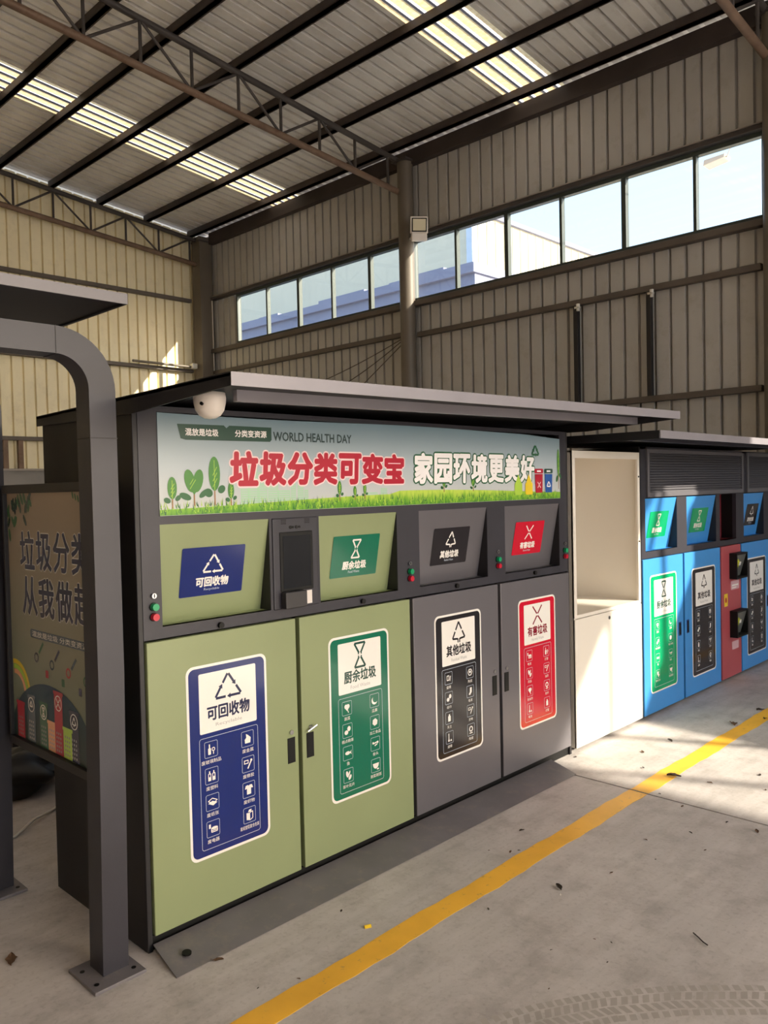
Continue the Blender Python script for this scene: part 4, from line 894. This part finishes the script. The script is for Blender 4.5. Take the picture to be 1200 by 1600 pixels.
for u, v, f in ((.19, .80, sym_recycle), (.30, .79, sym_food), (.43, .845, sym_harm), (.555, .80, sym_other)): p.ring(u, v, .027, .004, P_white, 6, 16); f(p, u, v, .016, .005, P_white, 6)
p.build('poster_print', pb)

# ==================================================================== SMALL FITTINGS
fl = thing('floodlight', (6.62, 4.50, 4.9), 'pale square floodlight fixed near the top of the round column', 'floodlight')
fd = Vector((-.62, -.70, -.18)).normalized(); fx = fd.cross(Vector((0, 0, 1))).normalized(); fu = fx.cross(fd); fc = Vector((6.60, 4.50, 5.02))
def obox(mb, c, hx, hy, hz): mb.add([c + fx*a*hx + fu*b*hz + fd*d*hy for d in (-1, 1) for a, b in ((-1,-1),(1,-1),(1,1),(-1,1))], [(0,1,2,3),(7,6,5,4),(0,4,5,1),(1,5,6,2),(2,6,7,3),(3,7,4,0)]); return mb
obox(MB(), fc, .115, .03, .105).build('housing', offw_m, fl, bevel=.01)
obox(MB(), fc+fd*.031, .098, .004, .086).build('bezel', black_m, fl)
obox(MB(), fc+fd*.036, .084, .003, .072).build('lamp_glass', lampglass_m, fl)
obox(MB(), fc-fu*.15+fd*.0, .10, .06, .05).build('driver_box', offw_m, fl, bevel=.01)
MB().tube(fc-fd*.02-fu*.05, (6.72, 4.78, 4.92), .014, 8).build('bracket', galv_m, fl)
def cable(name, pts, r, m, label, cat='cable'):
    o = MB().path(pts, r).build(name, m, None, smooth=True); tag(o, label, cat); return o
def sagl(a, b, s, n=12): a = Vector(a); b = Vector(b); return [a.lerp(b, k/n) - Vector((0, 0, s*4*(k/n)*(1-k/n))) for k in range(n+1)]
cable('wall_cable', sagl((6.77, 5.02, 3.63), (6.80, 6.95, 3.20), .03), .006, cabled_m, 'thin dark wire slanting down the wall, upper of three beside the column')
cable('wall_cable', sagl((6.77, 5.02, 3.60), (6.80, 6.35, 3.10), .03), .006, cabled_m, 'thin dark wire slanting down the wall, middle of three beside the column')
cable('wall_cable', sagl((6.77, 5.02, 3.55), (6.80, 5.95, 3.02), .0), .006, cabled_m, 'thin dark wire slanting steeply down the wall, lowest of three beside the column')
cable('corner_cable', [(6.80, 9.55, 4.96), (6.80, 9.545, 4.4), (6.80, 9.54, 3.7), (6.80, 9.54, 2.6)], .010, cable_m, 'pale cable running down beside the corner column')
pf = thing('wall_pipe', (6.3, 9.7, 3.72), 'pale horizontal pipe with a white end fitting on the back wall beside the corner', 'pipe')
MB().tube((5.35, 9.74, 3.80), (6.54, 9.72, 3.79), .022, 10).build('pipe', column_m, pf, smooth=True); MB().box(6.44, 6.54, 9.66, 9.74, 3.76, 3.85).build('end_fitting', galv_m, pf, bevel=.01)
cable('floor_cable', [(-.25, 1.25, .006), (.05, 1.34, .006), (.18, 1.44, .02), (.32, 1.53, .006), (.6, 1.75, .006), (1.1, 1.9, .006)], .007, cable_m, 'pale thin cable lying on the floor behind the poster shelter')
# dark clutter behind the shelter
def blob(name, c, r, h, seed, label):
    bm = bmesh.new(); bmesh.ops.create_icosphere(bm, subdivisions=4, radius=1); rn = random.Random(seed); ph = [rn.uniform(0, 6) for _ in range(6)]
    for v in bm.verts:
        n_ = v.co.copy(); k_ = 1 + .16*math.sin(n_.x*4+ph[0])*math.cos(n_.y*5+ph[1]) + .09*math.sin(n_.z*7+ph[2]+n_.x*3) + .05*math.sin(n_.y*13+ph[3])
        v.co = Vector((n_.x*r*k_, n_.y*r*k_, max(0, h*.5*(1+n_.z*k_) - .02)))
    me = bpy.data.meshes.new(name); bm.to_mesh(me); bm.free(); me.materials.append(sack_m)
    for p_ in me.polygons: p_.use_smooth = True
    o = bpy.data.objects.new(name, me); col.objects.link(o); o.location = c; tag(o, label, 'sack'); return o
blob('plastic_sack', (.30, 1.95, 0), .20, .24, 2, 'dark plastic sack on the floor behind the poster, nearer the rear post')
blob('plastic_sack', (.72, 2.10, 0), .22, .26, 4, 'dark plastic sack on the floor half hidden behind the charcoal station')
sf = thing('steel_stand', (.55, 2.7, 0), 'dark steel stand with thin legs beyond the poster board', 'stand')
for x, y_ in ((.30, 2.6), (.58, 2.7), (.35, 3.1), (.72, 3.1)): MB().box(x-.022, x+.022, y_-.022, y_+.022, 0, .9).build('leg', dark_m, sf)
MB().box(.26, .76, 2.57, 3.13, .9, .93).build('top_plate', dark_m, sf)

# ==================================================================== FLOOR MARKINGS AND LITTER
rn = random.Random(11); N = 90; xs = [-1.2 + 7.9*j/N for j in range(N+1)]
q = MB()
for j in range(N):
    def ed(x, s): return (-.520 if s else -.622) + .004*math.sin(x*9+s) + .003*math.sin(x*31+2*s)
    a, b = xs[j], xs[j+1]
    for x0, x1 in ([(a, b)] if not (a < 2.467 and b > 2.455) else [(a, 2.455), (2.467, b)]):
        vs = [(x0, ed(x0, 0), .0012), (x1, ed(x1, 0), .0012), (x1, ed(x1, 1), .0012), (x0, ed(x0, 1), .0012)]
        q.add(vs + [(x, y_, .0001) for x, y_, _ in vs], [(0,1,2,3),(0,4,5,1),(2,6,7,3)])
tag(q.build('floor_line', yellow_m, fix=True), 'worn yellow line painted along the concrete floor in front of the stations', 'floor marking')
# tyre tread marks
q = MB(); C0 = [(.38, -1.06), (.62, -1.17), (.80, -1.28), (.98, -1.43), (1.14, -1.60), (1.30, -1.80)]
def along(t):
    k = min(int(t*(len(C0)-1)), len(C0)-2); f = t*(len(C0)-1)-k; a = Vector(C0[k]); b = Vector(C0[k+1]); return a.lerp(b, f), (b-a).normalized()
nt_ = 34
for j in range(nt_):
    c_, d = along((j+.5)/nt_); n_ = Vector((-d.y, d.x))
    if n_.y < 0: n_ = -n_
    for s0, s1, sk in ((.012, .040, .0), (-.030, .006, .014), (-.070, -.036, -.014), (-.105, -.078, .004)):
        w_ = .0105; a = c_ + n_*s0; b = c_ + n_*s1 + d*sk
        vs = [a-d*w_, a+d*w_, b+d*w_, b-d*w_]; q.add([(v.x, v.y, .0006) for v in vs], [(0, 1, 2, 3)])
tt = q.build('tyre_mark', track_m); tag(tt, 'faint tyre tread mark on the concrete at the bottom right', 'tyre mark')
for f_ in tt.data.polygons:
    pass
# leaf litter
def leaf_mesh(seed, n=7):
    rn = random.Random(seed); vs = []; L = 1.0
    for k in range(n+1):
        t = k/n; wd = .30*math.sin(math.pi*min(1, t*1.02))**.8 * rn.uniform(.75, 1.2); z = .12 + .16*math.sin(t*3.1+seed)*t
        vs += [(t-.5, -wd, max(.015, z+.10*rn.random())), (t-.5, 0, max(.01, z*.4)), (t-.5, wd, max(.015, z+.14*rn.random()))]
    fs = [(3*k+a, 3*k+3+a, 3*k+4+a, 3*k+1+a) for k in range(n) for a in (0, 1)]
    me = bpy.data.meshes.new('leaf'); me.from_pydata(vs, [], fs)
    return me
LM = []
for sd_ in range(4):
    me = leaf_mesh(sd_); me.materials.append(leaf_m if sd_ % 2 else leafd_m); LM.append(me)
def leaf(x, y_, s, rot, k_, label, group=None, name='dry_leaf'):
    o = bpy.data.objects.new(name, LM[k_ % 4]); col.objects.link(o); o.location = (x, y_, .0012); o.scale = (s, s*.8, s*.7); o.rotation_euler = (0, 0, rot); tag(o, label, 'leaf', group); return o
G = 'dry leaf scraps scattered on the floor'; GL = 'small dry leaf scrap lying on the concrete floor'
spots = [(1.667, -.392, .030), (1.453, -.480, .022), (1.49, -.50, .016), (1.568, -.900, .020), (2.37, -1.058, .024), (2.36, -1.196, .036), (2.50, -.665, .022), (2.418, -.822, .026), (2.80, -.427, .026),
         (2.815, -.797, .030), (2.722, -.046, .028), (.615, -.446, .018), (.622, -.292, .018), (1.088, -1.096, .010), (1.108, -1.150, .010), (.741, -1.132, .011), (.993, -1.198, .010), (1.403, -.402, .012), (1.004, -.696, .016),
         (3.05, -.30, .04), (3.35, -.33, .05), (4.20, -.60, .05), (3.10, -.95, .03), (2.90, -1.05, .022), (2.15, -.98, .02), (1.95, -.86, .02), (1.80, -.98, .016), (2.02, -1.10, .018), (.93, -1.02, .010), (.24, -.50, .014), (.12, -.44, .010), (4.05, -.80, .05)]
def zone(x, y_):
    if x > 2.46: return 'small dry leaf scrap on the sunlit floor past the joint' if y_ > -1.0 and x < 3.3 else 'small dry leaf scrap on the floor in front of the blue doors'
    if y_ > -.52: return 'small dry leaf scrap between the yellow line and the ramp plate'
    if y_ > -.64: return 'small dry leaf scrap lying on the yellow line'
    return 'small dry leaf scrap on the bare concrete right of the yellow line' if x > 1.2 else 'tiny dark speck of litter near the tyre mark'
for j, (x, y_, s) in enumerate(spots): leaf(x, y_, s, rn.uniform(0, 6.3), j, zone(x, y_), G + ': ' + zone(x, y_)[10:])
leaf(3.942, -.492, .10, .5, 1, 'largest dry leaf, curled on the yellow line in front of the blue doors')
leaf(2.782, -.614, .075, 2.0, 0, 'curled dry leaf on the sunlit yellow line past the floor joint')
leaf(4.40, -.50, .085, -.3, 2, 'dry leaf on the far end of the yellow line at the right edge')
leaf(1.32, -.807, .048, 1.0, 0, 'dark leaf clump on the bare concrete beside the yellow line', name='leaf_clump')
leaf(.12, -.21, .045, 2.4, 3, 'reddish dry leaf against the foot of the sloping ramp plate')
leaf(-.36, .32, .08, 1.2, 3, 'dry leaf on the shaded floor under the poster shelter')
tw = MB().path([(1.352, -1.335, .004), (1.335, -1.36, .005), (1.318, -1.385, .004), (1.306, -1.405, .006)], .0022, 6).build('twig', leafd_m); tag(tw, 'thin dry twig lying on the concrete at lower right', 'twig')
fp = MB().path([(.600, -.440, .003), (.622, -.452, .004)], .007, 6).build('paper_scrap', mat('yellow_scrap', (226, 190, 30), .6)); tag(fp, 'tiny bright yellow scrap on the floor beside the yellow line', 'litter')
wp = leaf(1.275, -.845, .020, .4, 0, 'tiny white scrap lying beside the dark leaf clump', name='paper_scrap'); wp['category'] = 'litter'
wp.data = wp.data.copy(); wp.data.materials.clear(); wp.data.materials.append(offw_m)
